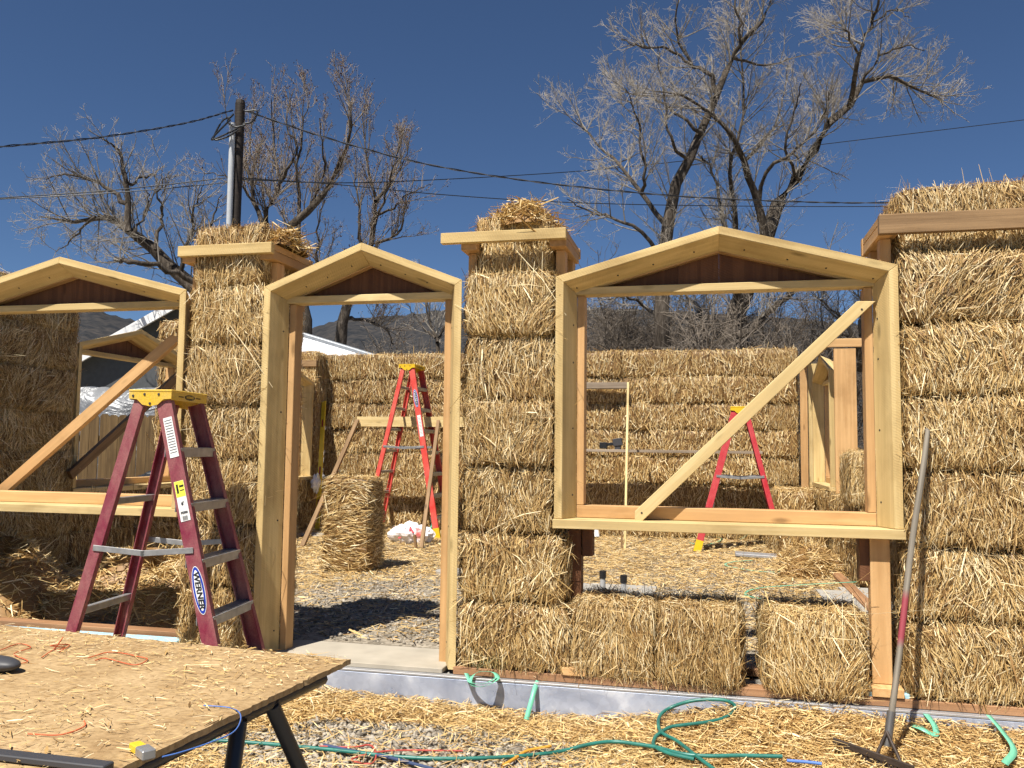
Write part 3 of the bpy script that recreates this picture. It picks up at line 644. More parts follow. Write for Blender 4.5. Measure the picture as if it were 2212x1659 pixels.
# green strapping bands
GREEN = plain("green_strap", (.16, .50, .33), .35, .5)
def strap(label, P, wd, world=True, up=(0, 0, 1), n=36, name="strap_band"):
    P = spline(P, n); up = np.array(up, float); T = np.gradient(P, axis=0); S = np.cross(T, up); S /= np.linalg.norm(S, axis=1, keepdims=True)+1e-9
    U = np.cross(S, T); U /= np.linalg.norm(U, axis=1, keepdims=True)
    V = np.stack([P-S*wd/2, P+S*wd/2, P+S*wd/2+U*.0012, P-S*wd/2+U*.0012], 1).reshape(-1, 3); F = []
    for i in range(n-1):
        for j in range(4): F.append((i*4+j, i*4+(j+1) % 4, i*4+4+(j+1) % 4, i*4+4+j))
    o = obj(name, mesh_np(name, V, F), GREEN); return tag(o, label, "strapping", "green strapping bands")
fz = EYE+FLOOR
strap("green strap looped on the floor in front of the grey slab, right of the bales", [gp(1870, 1256, fz+.05), gp(1750, 1262, fz+.03), gp(1640, 1270, fz+.02), gp(1610, 1284, fz+.02), gp(1660, 1296, fz+.02), gp(1690, 1298, fz+.01)], .022)
strap("green strap curling on the straw, before the bowed grey board", [gp(1625, 1210, fz+.03), gp(1580, 1214, fz+.03), gp(1570, 1222, fz+.02), gp(1640, 1234, fz+.02), gp(1720, 1236, fz+.02)], .022)
strap("tangled green strap at the left foot of the far right ladder", [gp(1500, 1168, fz+.02), gp(1530, 1158, fz+.14), gp(1560, 1165, fz+.03), gp(1520, 1178, fz+.02), gp(1490, 1172, fz+.02)], .022)
strap("green strap arched at the right foot of the far right ladder", [gp(1600, 1165, fz+.02), gp(1630, 1150, fz+.12), gp(1665, 1158, fz+.06), gp(1700, 1166, fz+.02)], .022)
strap("green strap end leaning by the white bag", [gp(925, 1160, fz+.02), gp(935, 1130, fz+.1), gp(955, 1118, fz+.15)], .022)

# ------------------------------------------------------------------ loose straw and gravel on the ground
def yard_h(s, d):                                        # straw banked against the metal flashing, higher to the right (world height)
    e = np.clip((d+1.0)/.95, 0, 1)
    hi = .012+.012*np.sin(s*3.1+.5)+.112*np.clip((s+.55)/.75, 0, 1)+.035*np.clip((-1.75-s)/.4, 0, 1)
    return hi*e**2.2+.018
def bare(s, d):                                          # 1 where the gravel shows
    return np.clip(1.35-((s+1.40)/.85)**2-((d+.72)/.40)**2+.3*np.sin(s*7)*np.sin(d*9), 0, 1)
def inner_bare(s, d):
    return np.clip(1.2-((s+1.9)/1.5)**2-((d-1.6)/1.5)**2, 0, 1)*.9+np.clip(1-((s+.2)/.9)**2-((d-2.4)/.8)**2, 0, 1)*.7
def scatter(name, label, n, box, hfun, keep, lift, wid, ln, seed, base=None):
    g = np.random.default_rng(seed); s = g.uniform(box[0], box[1], n); d = g.uniform(box[2], box[3], n)
    m = g.random(n) < keep(s, d); s, d = s[m], d[m]; n = len(s); z = hfun(s, d)+g.uniform(0, lift, n)
    C = np.stack([s, d, z-EYE], 1); az = g.uniform(0, 2*np.pi, n)+.6*np.sin(s*3)
    D = np.stack([np.cos(az), np.sin(az), g.normal(0, .16, n)], 1); D /= np.linalg.norm(D, axis=1, keepdims=True)
    fn = np.array([0, 0, 1.])+g.normal(0, .4, (n, 3)); L = ln*np.exp(g.normal(0, .5, n))
    V, F, bi = blades(C, D, fn, L, wid*np.exp(g.normal(0, .3, n)), g.normal(0, .12, n), 2 if box[3] < 0 else 1)
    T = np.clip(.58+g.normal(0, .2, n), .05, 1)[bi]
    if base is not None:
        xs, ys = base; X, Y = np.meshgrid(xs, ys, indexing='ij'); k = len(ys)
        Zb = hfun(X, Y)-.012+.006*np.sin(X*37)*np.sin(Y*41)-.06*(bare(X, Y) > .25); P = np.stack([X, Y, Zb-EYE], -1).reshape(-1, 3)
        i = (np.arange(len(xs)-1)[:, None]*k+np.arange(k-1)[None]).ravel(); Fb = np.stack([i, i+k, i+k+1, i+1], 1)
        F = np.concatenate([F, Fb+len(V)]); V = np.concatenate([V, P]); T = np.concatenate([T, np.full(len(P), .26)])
    R3 = np.array(BM.to_3x3()); W_ = V @ R3.T+np.array(BM.translation)
    return tag(obj(name, mesh_np(name, W_, F, T), STRAW), label, "straw", kind="stuff")
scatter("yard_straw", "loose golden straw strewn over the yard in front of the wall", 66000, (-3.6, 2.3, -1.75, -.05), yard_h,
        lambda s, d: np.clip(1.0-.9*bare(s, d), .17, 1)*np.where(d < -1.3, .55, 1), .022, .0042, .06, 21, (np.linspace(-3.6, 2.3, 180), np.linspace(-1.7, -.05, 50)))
scatter("floor_straw", "loose straw scattered over the gravel floor inside the house", 75000, (-5.5, 1.2, .5, 7.15), lambda s, d: 0*s+EYE+FLOOR+.004,
        lambda s, d: np.clip(.45+.16*d-.85*inner_bare(s, d), .26, 1), .02, .0062, .075, 22)
def stones(name, label, n, box, z, keep, seed, r=.015):
    g = np.random.default_rng(seed); bm = bmesh.new(); bmesh.ops.create_icosphere(bm, subdivisions=1, radius=1)
    v0 = np.array([v.co for v in bm.verts]); f0 = np.array([[v.index for v in f.verts] for f in bm.faces]); bm.free()
    s = g.uniform(box[0], box[1], n); d = g.uniform(box[2], box[3], n); m = g.random(n) < keep(s, d); s, d = s[m], d[m]; n = len(s)
    sz = r*np.exp(g.normal(0, .35, (n, 1, 1)))*np.array([1.15, .9, .62]); V = v0[None]*(1+g.normal(0, .22, (n, len(v0), 1)))*sz
    a = g.uniform(0, 6.28, n); c_, s_ = np.cos(a)[:, None], np.sin(a)[:, None]; V = np.stack([V[..., 0]*c_-V[..., 1]*s_, V[..., 0]*s_+V[..., 1]*c_, V[..., 2]+V[..., 0]*g.normal(0, .4, (n, 1))], -1)
    V = V+np.stack([s, d, np.full(n, z)+g.uniform(0, .008, n)], 1)[:, None]
    F = (f0[None]+(np.arange(n)*len(v0))[:, None, None]).reshape(-1, 3); R3 = np.array(BM.to_3x3())
    return tag(obj(name, mesh_np(name, V.reshape(-1, 3) @ R3.T+np.array(BM.translation), F, np.repeat(g.random(n), len(v0))), STONE), label, "gravel", kind="stuff")
STONE, t, b = new_mat("gravel_stone", .9, .1); a_ = t.nodes.new("ShaderNodeAttribute"); a_.attribute_name = "tone"
r = ramp(t, a_.outputs["Fac"], [(0, (.18, .155, .122)), (.4, (.31, .272, .22)), (.8, (.40, .355, .29)), (1, (.49, .435, .355))]); t.links.new(r.outputs[0], b.inputs["Base Color"])
stones("yard_gravel", "grey crushed gravel showing through the straw beside the table", 9500, (-2.7, -.3, -1.6, -.35), .006-EYE, lambda s, d: np.clip(.25+bare(s, d), 0, 1), 31, .0105)
stones("floor_gravel", "grey gravel on the house floor behind the doorway", 9500, (-3.2, .9, .44, 3.6), FLOOR+.003, lambda s, d: np.clip(.25+inner_bare(s, d), 0, 1), 32, .0078)

# ------------------------------------------------------------------ step ladders
def channel(bm, a, c, wdir, odir, W_, D_, th=.006):
    """C channel from a to c: web W_ wide along wdir, flanges D_ deep along odir"""
    a, c = Vector(a), Vector(c); w_ = Vector(wdir).normalized(); o_ = Vector(odir).normalized()
    def slab(off, hw, ho):
        P = []
        for q in (a, c):
            for sw, so in ((-1, -1), (1, -1), (1, 1), (-1, 1)): P.append(q+off+w_*hw*sw+o_*ho*so)
        hexa_bm(bm, P, .0012)
    slab(Vector(), W_/2, th/2)
    for sg in (-1, 1): slab(w_*sg*(W_/2-th/2)+o_*(D_/2+th/2), th/2, D_/2)
ALU = plain("dull_aluminium", (.36, .36, .36), .42, .5, .55, .18, 20)
LBLUE = plain("label_blue", (.02, .05, .38), .4); LWHITE = plain("label_white", (.82, .82, .80), .5, var=.03); LBLACK = plain("label_black", (.015, .015, .015), .5); LYEL = plain("label_yellow", (.80, .78, .08), .5, var=.03)
CAPY = plain("yellow_cap", (.74, .47, .02), .42, .4, var=.06)
def ladder(M, H, rail, label, nsteps, wt, wb, af, ar, text, rw=.078, mirror=False, dusty=True, capm=CAPY, feet=None):
    t = thing("step_ladder", label, "ladder", M.translation, "fibreglass step ladders")
    P = lambda side, fr, z: Vector(((af+(.05-af)*z/H) if fr else -(ar+(.05-ar)*z/H), side*(wb+(wt-wb)*z/H)/2, z))
    zt = H-.055
    for sd in (-1, 1):
        for fr in (1, 0):
            bm = bmesh.new(); a, c = P(sd, fr, 0), P(sd, fr, zt); ax = (c-a).normalized(); wd = Vector((1, 0, 0)); wd = (wd-ax*wd.dot(ax)).normalized()
            od = ax.cross(wd); od = od if od.y*sd < 0 else -od
            channel(bm, a, c, wd, od, rw if fr else rw*.72, .028)
            rl = obj("front_rail" if fr else "rear_rail", from_bm("rail", bm), rail, t, M)
            if feet:
                bm = bmesh.new(); channel(bm, a+ax*.002, a+ax*.14, wd, od, (rw if fr else rw*.72)+.008, .032, .008); obj("foot", from_bm("foot", bm), feet, rl, M)
    st = (H-.02)/(nsteps+1)
    for k in range(1, nsteps+1):
        z = st*k; a, c = P(-1, 1, z), P(1, 1, z); bm = bmesh.new()
        box_bm(bm, ((a.x+c.x)/2, 0, z-.004), (.088, (c-a).length-.006, .008), .001)
        for q in (-.042, .042): box_bm(bm, ((a.x+c.x)/2+q, 0, z-.026), (.005, (c-a).length-.01, .038), .001)
        for q in range(5): box_bm(bm, ((a.x+c.x)/2-.03+q*.015, 0, z+.0015), (.006, (c-a).length-.01, .004), 0)
        obj("step", from_bm("step", bm), ALU, t, M)
        if k in (2, 4) or nsteps > 5:
            a, c = P(-1, 0, z), P(1, 0, z); bm = bmesh.new(); box_bm(bm, (a.x, 0, z), (.028, (c-a).length-.006, .034), .003); obj("rear_brace", from_bm("rear_brace", bm), ALU, t, M)
    bm = bmesh.new(); a, c = P(-1, 1, st), P(1, 1, st)      # spreaders
    for sd in (-1, 1):
        zz = H*.52; a, c = P(sd, 1, zz), P(sd, 0, zz); a.y += .008*sd; c.y += .008*sd; m_ = (a+c)/2-Vector((0, 0, .02))
        for q in ((a, m_), (m_, c)):
            bm = bmesh.new(); X = axisM(M @ q[0], M @ q[1], Vector((0, 0, 1))); l = (q[1]-q[0]).length; box_bm(bm, (0, 0, 0), (l+.02, .004, .028), .001)
            obj("spreader_bar", from_bm("spreader_bar", bm), ALU, t, X)
    # cap: flat top with skirt, scalloped on the sides
    bm = bmesh.new(); x0, x1, yw = -.112, .112, wt/2+.018
    prof = [(x0, 0), (x0, -.044), (x0+.042, -.047), (x0+.072, -.074), (x0+.112, -.082), (x0+.152, -.074), (x0+.182, -.047), (x1, -.044), (x1, 0)]
    for y0, y1 in ((-yw, -yw+.006), (yw-.006, yw)):
        lo = [bm.verts.new((x, y0, H+z)) for x, z in prof]; hi = [bm.verts.new((x, y1, H+z)) for x, z in prof]
        bm.faces.new(lo); bm.faces.new(hi[::-1])
        for i in range(len(prof)): bm.faces.new((lo[i], hi[i], hi[(i+1) % len(prof)], lo[(i+1) % len(prof)]))
    box_bm(bm, (0, 0, H-.004), (.230, yw*2+.004, .012), .003); box_bm(bm, (x1-.003, 0, H-.029), (.006, yw*2-.012, .042), .001); box_bm(bm, (x0+.003, 0, H-.029), (.006, yw*2-.012, .042), .001)
    bmesh.ops.recalc_face_normals(bm, faces=bm.faces); cp = obj("top_cap", from_bm("top_cap", bm), capm, t, M)
    bm = bmesh.new(); bmesh.ops.create_circle(bm, cap_ends=True, segments=24, radius=1); bmesh.ops.scale(bm, vec=(.055, .014, 1), verts=bm.verts); EM = M @ Matrix.Translation((x1+.0006, 0, H-.029)) @ Matrix(((0, 0, 1, 0), (1, 0, 0, 0), (0, 1, 0, 0), (0, 0, 0, 1)))
    obj("cap_emblem", from_bm("cap_emblem", bm), LBLACK, cp, EM); tm = text_mesh("emblem_lettering", "WERNER", .019); tm.materials.append(capm); obj("emblem_lettering", tm, None, cp, EM @ Matrix.Translation((0, 0, .0008)))
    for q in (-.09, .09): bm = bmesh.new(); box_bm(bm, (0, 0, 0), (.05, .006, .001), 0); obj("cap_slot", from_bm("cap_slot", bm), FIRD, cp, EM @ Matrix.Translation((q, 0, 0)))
    for x, z in ((-.09, -.03), (-.03, -.022), (.045, -.022), (0, -.068)):
        bm = bmesh.new(); bmesh.ops.create_cone(bm, cap_ends=True, segments=10, radius1=.007, radius2=.005, depth=.004); obj("rivet", from_bm("rivet", bm), DGREY, cp, M @ Matrix.Translation((x, -yw-.002, H+z)) @ Matrix.Rotation(math.pi/2, 4, 'X'))
    # stickers on the near front rail (local -y side)
    def stick(z, lx, lz, mat, name, off=.0, shape='box', lift=.0015, parent=t):
        p = P(-1, 1, z); q = P(-1, 1, z+.01); ax = (q-p).normalized(); wd = Vector((1, 0, 0)); wd = (wd-ax*wd.dot(ax)).normalized(); nrm = wd.cross(ax)
        X = Matrix(((wd.x, ax.x, nrm.x, p.x), (wd.y, ax.y, nrm.y, p.y), (wd.z, ax.z, nrm.z, p.z), (0, 0, 0, 1))); X = M @ X @ Matrix.Translation((off, 0, .0035+lift))
        bm = bmesh.new()
        if shape == 'oval':
            bmesh.ops.create_circle(bm, cap_ends=True, segments=40, radius=1); bmesh.ops.scale(bm, vec=(lx/2, lz/2, 1), verts=bm.verts)
        elif shape == 'box': box_bm(bm, (0, 0, 0), (lx, lz, .0005), 0)
        if shape != 'text': obj(name, from_bm(name, bm), mat, parent, X)
        return X
    if text:
        k = H/1.68
        zl = text.get('logo', .62)*H; ll = text.get('ll', .235)
        stick(zl, .060*rw/.078, ll, LWHITE, "logo_sticker", 0, 'oval'); stick(zl, .055*rw/.078, ll-.008, LBLUE, "logo_sticker_ring", 0, 'oval', .0022); X = stick(zl, .036*rw/.078, ll*.84, LWHITE, "logo_sticker_field", 0, 'oval', .003)
        tm = text_mesh("logo_lettering", "WERNER", .040*ll/.235); tm.materials.append(LBLACK); obj("logo_lettering", tm, None, t, X @ Matrix.Translation((0, 0, .0012)) @ Matrix.Rotation(-math.pi/2, 4, 'Z') @ Matrix.Diagonal((1.12, .95, 1, 1)))
        if 'white' in text:
            stick(text['white']*H, .046*rw/.078, .21*k, LWHITE, "instruction_sticker", .004)
            for j in range(13): stick(text['white']*H+.085*k-j*.0135*k, .036*rw/.078, .0035, DGREY, "sticker_print", .004, 'box', .0022)
        if 'yellow' in text:
            zy = text['yellow']*H; stick(zy, .050*rw/.078, .20, LWHITE, "size_sticker", .0); stick(zy+.058, .048*rw/.078, .078, LYEL, "sticker_band", .0, 'box', .0022)
            X = stick(zy-.012, 1, 1, None, "", 0, 'text', .003)
            for s_, sz, dy in (("6'", .022, .0), ("FS206", .015, -.045)):
                tm = text_mesh("sticker_lettering", s_, sz); tm.materials.append(LBLACK); obj("sticker_lettering", tm, None, t, X @ Matrix.Translation((0, dy, .0008)))
            for j in range(7): stick(zy-.082, .0016+.001*(j % 2), .022, LBLACK, "barcode_bar", -.012+j*.004, 'box', .0028)
            stick(zy+.06, .010, .045, LBLACK, "sticker_figure", -.012, 'box', .0028); stick(zy+.07, .022, .010, LBLACK, "sticker_print", .01, 'box', .0028); stick(zy+.05, .022, .005, LBLACK, "sticker_print", .01, 'box', .0028)
    return t
def dusty(name, col, dust):
    m, t, b = new_mat(name, .5, .35); n = N(t, "ShaderNodeTexNoise", Scale=7., Detail=8., Roughness=.7); t.links.new(coords(t, (1, 1, .6)), n.inputs["Vector"])
    n2 = N(t, "ShaderNodeTexNoise", Scale=150., Detail=2.); t.links.new(coords(t), n2.inputs["Vector"])
    r = ramp(t, n.outputs[0], [(.36, col), (.74, dust)]); r2 = ramp(t, n2.outputs[0], [(.3, (.85, .85, .85)), (.7, (1.15, 1.15, 1.15))])
    t.links.new(mixc(t, 1., r.outputs[0], r2.outputs[0], 'MULTIPLY'), b.inputs["Base Color"]); return m
CAPY2 = dusty("worn_yellow_cap", (.74, .46, .02), (.60, .44, .16)); MAROON = dusty("maroon_fibreglass", (.20, .022, .048), (.36, .17, .15)); LRED = dusty("red_fibreglass", (.62, .045, .035), (.68, .16, .12)); LRED2 = dusty("crimson_fibreglass", (.46, .022, .035), (.55, .10, .10))
ML = Matrix.Translation((-1.786, 4.437, 0)) @ Matrix.Rotation(math.radians(-6.54), 4, 'Z')
ladder(ML, 1.632, MAROON, "dusty maroon step ladder with yellow cap in front of the left straw column", 5, .34, .53, .50, .43, dict(logo=.405, white=.855, yellow=.665), capm=CAPY2)
def lad_at(px, d, yaw): a = wp(px, 1000, d); return Matrix.Translation(B(a.x, d, FLOOR)) @ Matrix.Rotation(yaw, 4, 'Z')
ladder(lad_at(886, 6.35, math.radians(-14)), wp(876, 790, 6.35).z-FLOOR, LRED, "tall bright red step ladder against the back wall, seen through the door", 7, .36, .60, .50, .52, dict(logo=.80, ll=.24, white=.64), feet=CAPY)
ladder(lad_at(1600, 6.0, math.radians(166)), wp(1598, 880, 6.0).z-FLOOR, LRED2, "red step ladder against the back wall, seen through the big window", 5, .34, .55, .50, .46, dict(logo=.38, ll=.22, yellow=.66), feet=CAPY)

# ------------------------------------------------------------------ work table in the foreground
TZ = .76                                                  # table height above the yard
c0, c1, c2 = gp(757, 1424, TZ), gp(405, 1659, TZ), gp(0, 1350, TZ)
ex = (c2-c0).normalized(); ey = (c1-c0)-ex*((c1-c0).dot(ex)); ey = ey.normalized(); TL, TW = 2.30, 1.20
TMX = Matrix(((ex.x, ey.x, 0, c0.x), (ex.y, ey.y, 0, c0.y), (0, 0, 1, TZ), (0, 0, 0, 1)))   # x to the left, y towards the camera
OSB, t, b = new_mat("dusty_sheet", .85, .15)
n = N(t, "ShaderNodeTexNoise", Scale=5., Detail=8., Roughness=.7); t.links.new(coords(t), n.inputs["Vector"]); n2 = N(t, "ShaderNodeTexNoise", Scale=1., Detail=6., Roughness=.65); t.links.new(coords(t, (48, 70, 50)), n2.inputs["Vector"])
r = ramp(t, n.outputs[0], [(.32, (.33, .215, .105)), (.5, (.42, .29, .15)), (.7, (.50, .355, .195))]); r2 = ramp(t, n2.outputs[0], [(.34, (.72, .68, .62)), (.55, (1, 1, 1)), (.72, (1.2, 1.17, 1.1))])
t.links.new(mixc(t, 1., r.outputs[0], r2.outputs[0], 'MULTIPLY'), b.inputs["Base Color"]); bump(t, b, n2.outputs[0], .3, .003)
tb = thing("work_table", "straw-covered sheet table with black tubular legs in the left foreground", "table", (c0.x-.8, c0.y-.5, 0))
bm = bmesh.new(); nx, ny = 110, 70; g = np.random.default_rng(4); top, bot = [], []
for i in range(nx+1):
    for j in range(ny+1):
        x, y = TL*i/nx, TW*j/ny
        e = (.0022*g.normal() if i in (0, nx) else 0), (.0022*g.normal() if j in (0, ny) else 0)
        top.append(bm.verts.new((x+e[0], y+e[1], 0))); bot.append(bm.verts.new((x+e[0]*.6, y+e[1]*.6, -.014)))
K = lambda i, j: i*(ny+1)+j
for i in range(nx):
    for j in range(ny):
        q = (K(i, j), K(i+1, j), K(i+1, j+1), K(i, j+1)); bm.faces.new([top[k] for k in q]); bm.faces.new([bot[k] for k in q[::-1]])
rim = [K(i, 0) for i in range(nx)]+[K(nx, j) for j in range(ny)]+[K(i, ny) for i in range(nx, 0, -1)]+[K(0, j) for j in range(ny, 0, -1)]
for a, c in zip(rim, rim[1:]+rim[:1]): bm.faces.new((top[a], bot[a], bot[c], top[c]))
bmesh.ops.recalc_face_normals(bm, faces=bm.faces); obj("table_sheet", from_bm("table_sheet", bm), OSB, tb, TMX)
LEGM = plain("black_steel", (.012, .014, .02), .38, .5)
for x, sg in ((.03, -1), (TL-.30, 1)):
    a, c = TMX @ Vector((x, .345, -.03)), TMX @ Vector((x, .47, -.03))
    for p, fy in ((a, .0), (c, .82)):
        f_ = TMX @ Vector((x+sg*.14, fy, -TZ)); tube_obj("leg", [p, p+(f_-p)*.06, p+(f_-p)*.5, f_], .019, LEGM, tb, 14, 10)
    tube_obj("leg_crossbar", [TMX @ Vector((x, .1, -.032)), (a+c)/2, TMX @ Vector((x, 1.05, -.032))], .017, LEGM, tb, 6, 8)
    if sg < 0: tube_obj("table_rail", [TMX @ Vector((.1, .5, -.032)), TMX @ Vector((1, .5, -.032)), TMX @ Vector((TL-.1, .5, -.032))], .014, LEGM, tb, 5, 6)
# straw litter on the table
g = np.random.default_rng(77); nb = 15000; x = g.uniform(0, TL, nb); y = g.uniform(0, TW, nb)
dens = .12+.9*np.exp(-((y-.05)/.16)**2)*np.clip(1.3-x/2.2, .3, 1)+.55*np.exp(-((x-.16)/.16)**2)*np.exp(-((y-.45)/.4)**2)+.75*np.exp(-((x-.55)/.45)**2-((y-.74)/.16)**2)+.35*np.exp(-((x-1.2)/.5)**2-((y-.28)/.2)**2)+.2*np.sin(x*9+y*7)**2*.6
m = g.random(nb) < dens*.75; x, y = x[m], y[m]; nb = len(x); az = g.normal(.15, .9, nb); D = np.stack([np.cos(az), np.sin(az), g.normal(0, .07, nb)], 1); D /= np.linalg.norm(D, axis=1, keepdims=True)
V, F, bi = blades(np.stack([x, y, .004+g.uniform(0, .006, nb)], 1), D, np.array([0, 0, 1.])+g.normal(0, .35, (nb, 3)), .016*np.exp(g.normal(0, .65, nb)), .0021*np.exp(g.normal(0, .4, nb)), g.normal(0, .08, nb))
tag(obj("table_straw", mesh_np("table_straw", V, F, np.clip(.62+g.normal(0, .22, nb), .05, 1)[bi]), STRAW, None, TMX), "chopped straw litter strewn over the work table", "straw", kind="stuff")
# things lying on the table
ORANGE = plain("orange_twine", (.60, .13, .05), .6); BLUEC = plain("blue_cord", (.08, .18, .50), .5)
def on_table(name, label, cat, P, r, mat, n=50):
    o = tube_obj(name, [TMX @ Vector((a, b_, r+.003+z)) for a, b_, z in P], r, mat, None, n, 6); return tag(o, label, cat)
def tpx(px, py, z=0.): v = TMX.inverted() @ gp(px, py, TZ); return (v.x, v.y, z)
on_table("twine_loop", "loop of orange baling twine in the middle of the work table", "twine", [tpx(190, 1425), tpx(240, 1412), tpx(300, 1422), tpx(318, 1428), tpx(290, 1440), tpx(230, 1426), tpx(205, 1430)], .0016, ORANGE)
on_table("twine_tangle", "frayed orange twine tangle near the far edge of the work table", "twine", [tpx(90, 1424), tpx(120, 1402), tpx(135, 1395, .02), tpx(118, 1408), tpx(140, 1402), tpx(108, 1410, .015), tpx(150, 1396), tpx(128, 1412)], .0016, ORANGE)
on_table("twine_curl", "thin orange twine curl at the left end of the work table", "twine", [tpx(0, 1408), tpx(40, 1394), tpx(66, 1402), tpx(30, 1416), tpx(60, 1432), tpx(20, 1440)], .0014, ORANGE)
on_table("twine_bend", "bent brown twine across the near left part of the work table", "twine", [tpx(60, 1590), tpx(130, 1592), tpx(180, 1575), tpx(182, 1562)], .0016, ORANGE)
on_table("thin_cord", "thin blue and red cord curving over the right part of the work table", "cord", [tpx(440, 1528), tpx(500, 1534), tpx(520, 1552), tpx(505, 1585), tpx(450, 1610), tpx(390, 1630), tpx(350, 1640)], .0014, BLUEC)
t = thing("utility_knife", "grey and yellow utility knife lying at the near edge of the work table", "knife", TMX @ Vector(tpx(310, 1640)))
p = Vector(tpx(322, 1645)); q = Vector(tpx(290, 1622))
def tpart(name, a, c, h, wd, mat, par): board(name, TMX @ a, TMX @ c, wd, h, mat, par, up=TMX.to_3x3() @ ex.cross(ey) if False else (0, 0, 1), world=True, bev=.002)
tpart("knife_body", p+Vector((0, 0, .012)), p+(q-p)*.5+Vector((0, 0, .012)), .026, .018, ALU, t); tpart("knife_grip", p+(q-p)*.5+Vector((0, 0, .012)), q+Vector((0, 0, .010)), .022, .016, YEL, t)
t = thing("flat_bar", "dark flat steel bar at the near left edge of the work table", "steel bar", TMX @ Vector(tpx(60, 1642)))
a, c = Vector(tpx(-60, 1634)), Vector(tpx(235, 1668)); tpart("bar", a+Vector((0, 0, .009)), c+Vector((0, 0, .009)), .03, .012, DGREY, t)
t = thing("black_object", "dark rounded tool end at the left picture edge, on the table", "tool", TMX @ Vector(tpx(-10, 1447))); a = tpx(-8, 1450)
bm = bmesh.new(); bmesh.ops.create_uvsphere(bm, u_segments=20, v_segments=12, radius=1); bmesh.ops.scale(bm, vec=(.075, .035, .02), verts=bm.verts); obj("tool_end", from_bm("tool_end", bm, True), DGREY, t, TMX @ Matrix.Translation((a[0], a[1], .02)))

# ------------------------------------------------------------------ hose, cords and rake in the yard
HOSE = plain("green_hose", (.022, .15, .12), .38, .45, var=.25, scale=14)
def onyard(px, py, up=.0):
    z = .05
    for _ in range(4):
        p = gp(px, py, z); q = BI @ p; z = float(yard_h(np.array(q.x), np.array(q.y)))+.036+up
        if bare(np.array(q.x), np.array(q.y)) > .4: z = .034+up
    p = gp(px, py, z)
    return p if (BI @ p).y < -.085 else BM @ wp(px, py, -.085)
def yard_line(name, label, cat, P, r, mat, n=90):
    return tag(tube_obj(name, [onyard(*p) for p in P], r, mat, None, n, 8), label, cat)
yard_line("garden_hose", "green garden hose lying across the yard in front of the wall", "hose", [(380, 1596), (525, 1603), (700, 1618), (850, 1634), (973, 1639), (1113, 1634), (1211, 1623), (1267, 1609), (1323, 1602), (1379, 1608), (1421, 1615), (1477, 1629), (1533, 1633), (1600, 1632), (1690, 1634)], .0088, HOSE)
yard_line("garden_hose", "green hose end twisted into a figure of eight on the straw", "hose", [(1580, 1690), (1539, 1659), (1505, 1634), (1463, 1601), (1427, 1580), (1424, 1550), (1444, 1531), (1486, 1516), (1531, 1511), (1570, 1514), (1588, 1528), (1570, 1548), (1531, 1559), (1477, 1566), (1447, 1571), (1421, 1587), (1413, 1598), (1414, 1612), (1444, 1627), (1500, 1640)], .0085, HOSE, 160)
yard_line("power_cord", "dark blue cord end lying on the gravel beside the hose", "cord", [(700, 1610), (760, 1622), (830, 1634), (900, 1652), (960, 1668)], .008, plain("navy_cord", (.04, .06, .13), .5))
yard_line("red_twine", "thin red cord crossing the gravel by the table leg", "cord", [(690, 1612), (760, 1614), (800, 1610), (812, 1632), (800, 1650), (760, 1640), (840, 1622), (1000, 1622)], .004, plain("red_cord", (.45, .07, .05), .5))
yard_line("air_hose", "short orange cord poking out of the straw near the hose", "cord", [(1085, 1655), (1110, 1640), (1140, 1622), (1190, 1612)], .0075, plain("amber_cord", (.62, .30, .04), .5))
yard_line("blue_band", "short blue band lying in the straw beside the hose loop", "band", [(1700, 1643), (1740, 1646), (1775, 1650)], .007, BLUEC, 12)
strap("green strap curled over the metal flashing at the foot of the middle column", [B(*v) for v in ((-1.245, -.05, -1.165), (-1.20, -.10, -1.205), (-1.13, -.14, -1.20), (-1.07, -.10, -1.172), (-1.10, -.05, -1.15), (-1.19, -.04, -1.16), (-1.215, -.09, -1.195), (-1.13, -.135, -1.188), (-1.075, -.09, -1.165))], .026, up=(0, .3, 1))
strap("straight green strap hanging over the metal flashing below the bales", [B(-.872, -.02, -1.185), B(-.878, -.07, -1.21), B(-.885, -.12, -1.26), B(-.893, -.20, -1.325)], .024, up=(0, -1, .3))
strap("green strap loop in the straw right of the rake head", [B(.95, -.03, -1.19), B(.97, -.12, -1.22), B(.955, -.2, -1.24), B(.90, -.19, -1.22), B(.88, -.12, -1.235), B(.93, -.11, -1.24)], .026, up=(0, -.4, 1))
strap("long green strap trailing down the straw at the right edge", [onyard(2135, 1545, .03), onyard(2165, 1580, .03), onyard(2190, 1620, .02), onyard(2170, 1650, .02)], .028, up=(.3, -.3, 1))
HANDLE, t, b = new_mat("grey_rake_handle", .6, .3); tc = t.nodes.new("ShaderNodeTexCoord"); sx = t.nodes.new("ShaderNodeSeparateXYZ"); t.links.new(tc.outputs["Object"], sx.inputs[0])
n = N(t, "ShaderNodeTexNoise", Scale=1., Detail=5.); t.links.new(coords(t, (3, 60, 60)), n.inputs["Vector"])
r = ramp(t, n.outputs[0], [(.3, (.13, .11, .085)), (.7, (.27, .235, .185))])
mr = N(t, "ShaderNodeMapRange"); t.links.new(sx.outputs[0], mr.inputs[0]); mr.inputs[1].default_value = -.75; mr.inputs[2].default_value = .75
rb = ramp(t, mr.outputs[0], [(.30, (0, 0, 0)), (.33, (1, 1, 1)), (.44, (1, 1, 1)), (.47, (0, 0, 0))]); n3 = mixc(t, .85, (0, 0, 0), rb.outputs[0])
t.links.new(mixc(t, n3, r.outputs[0], (.30, .03, .055)), b.inputs["Base Color"])
rk = thing("landscape_rake", "long-handled rake with red band leaning on the right straw wall", "rake", gp(1930, 1630, .1))
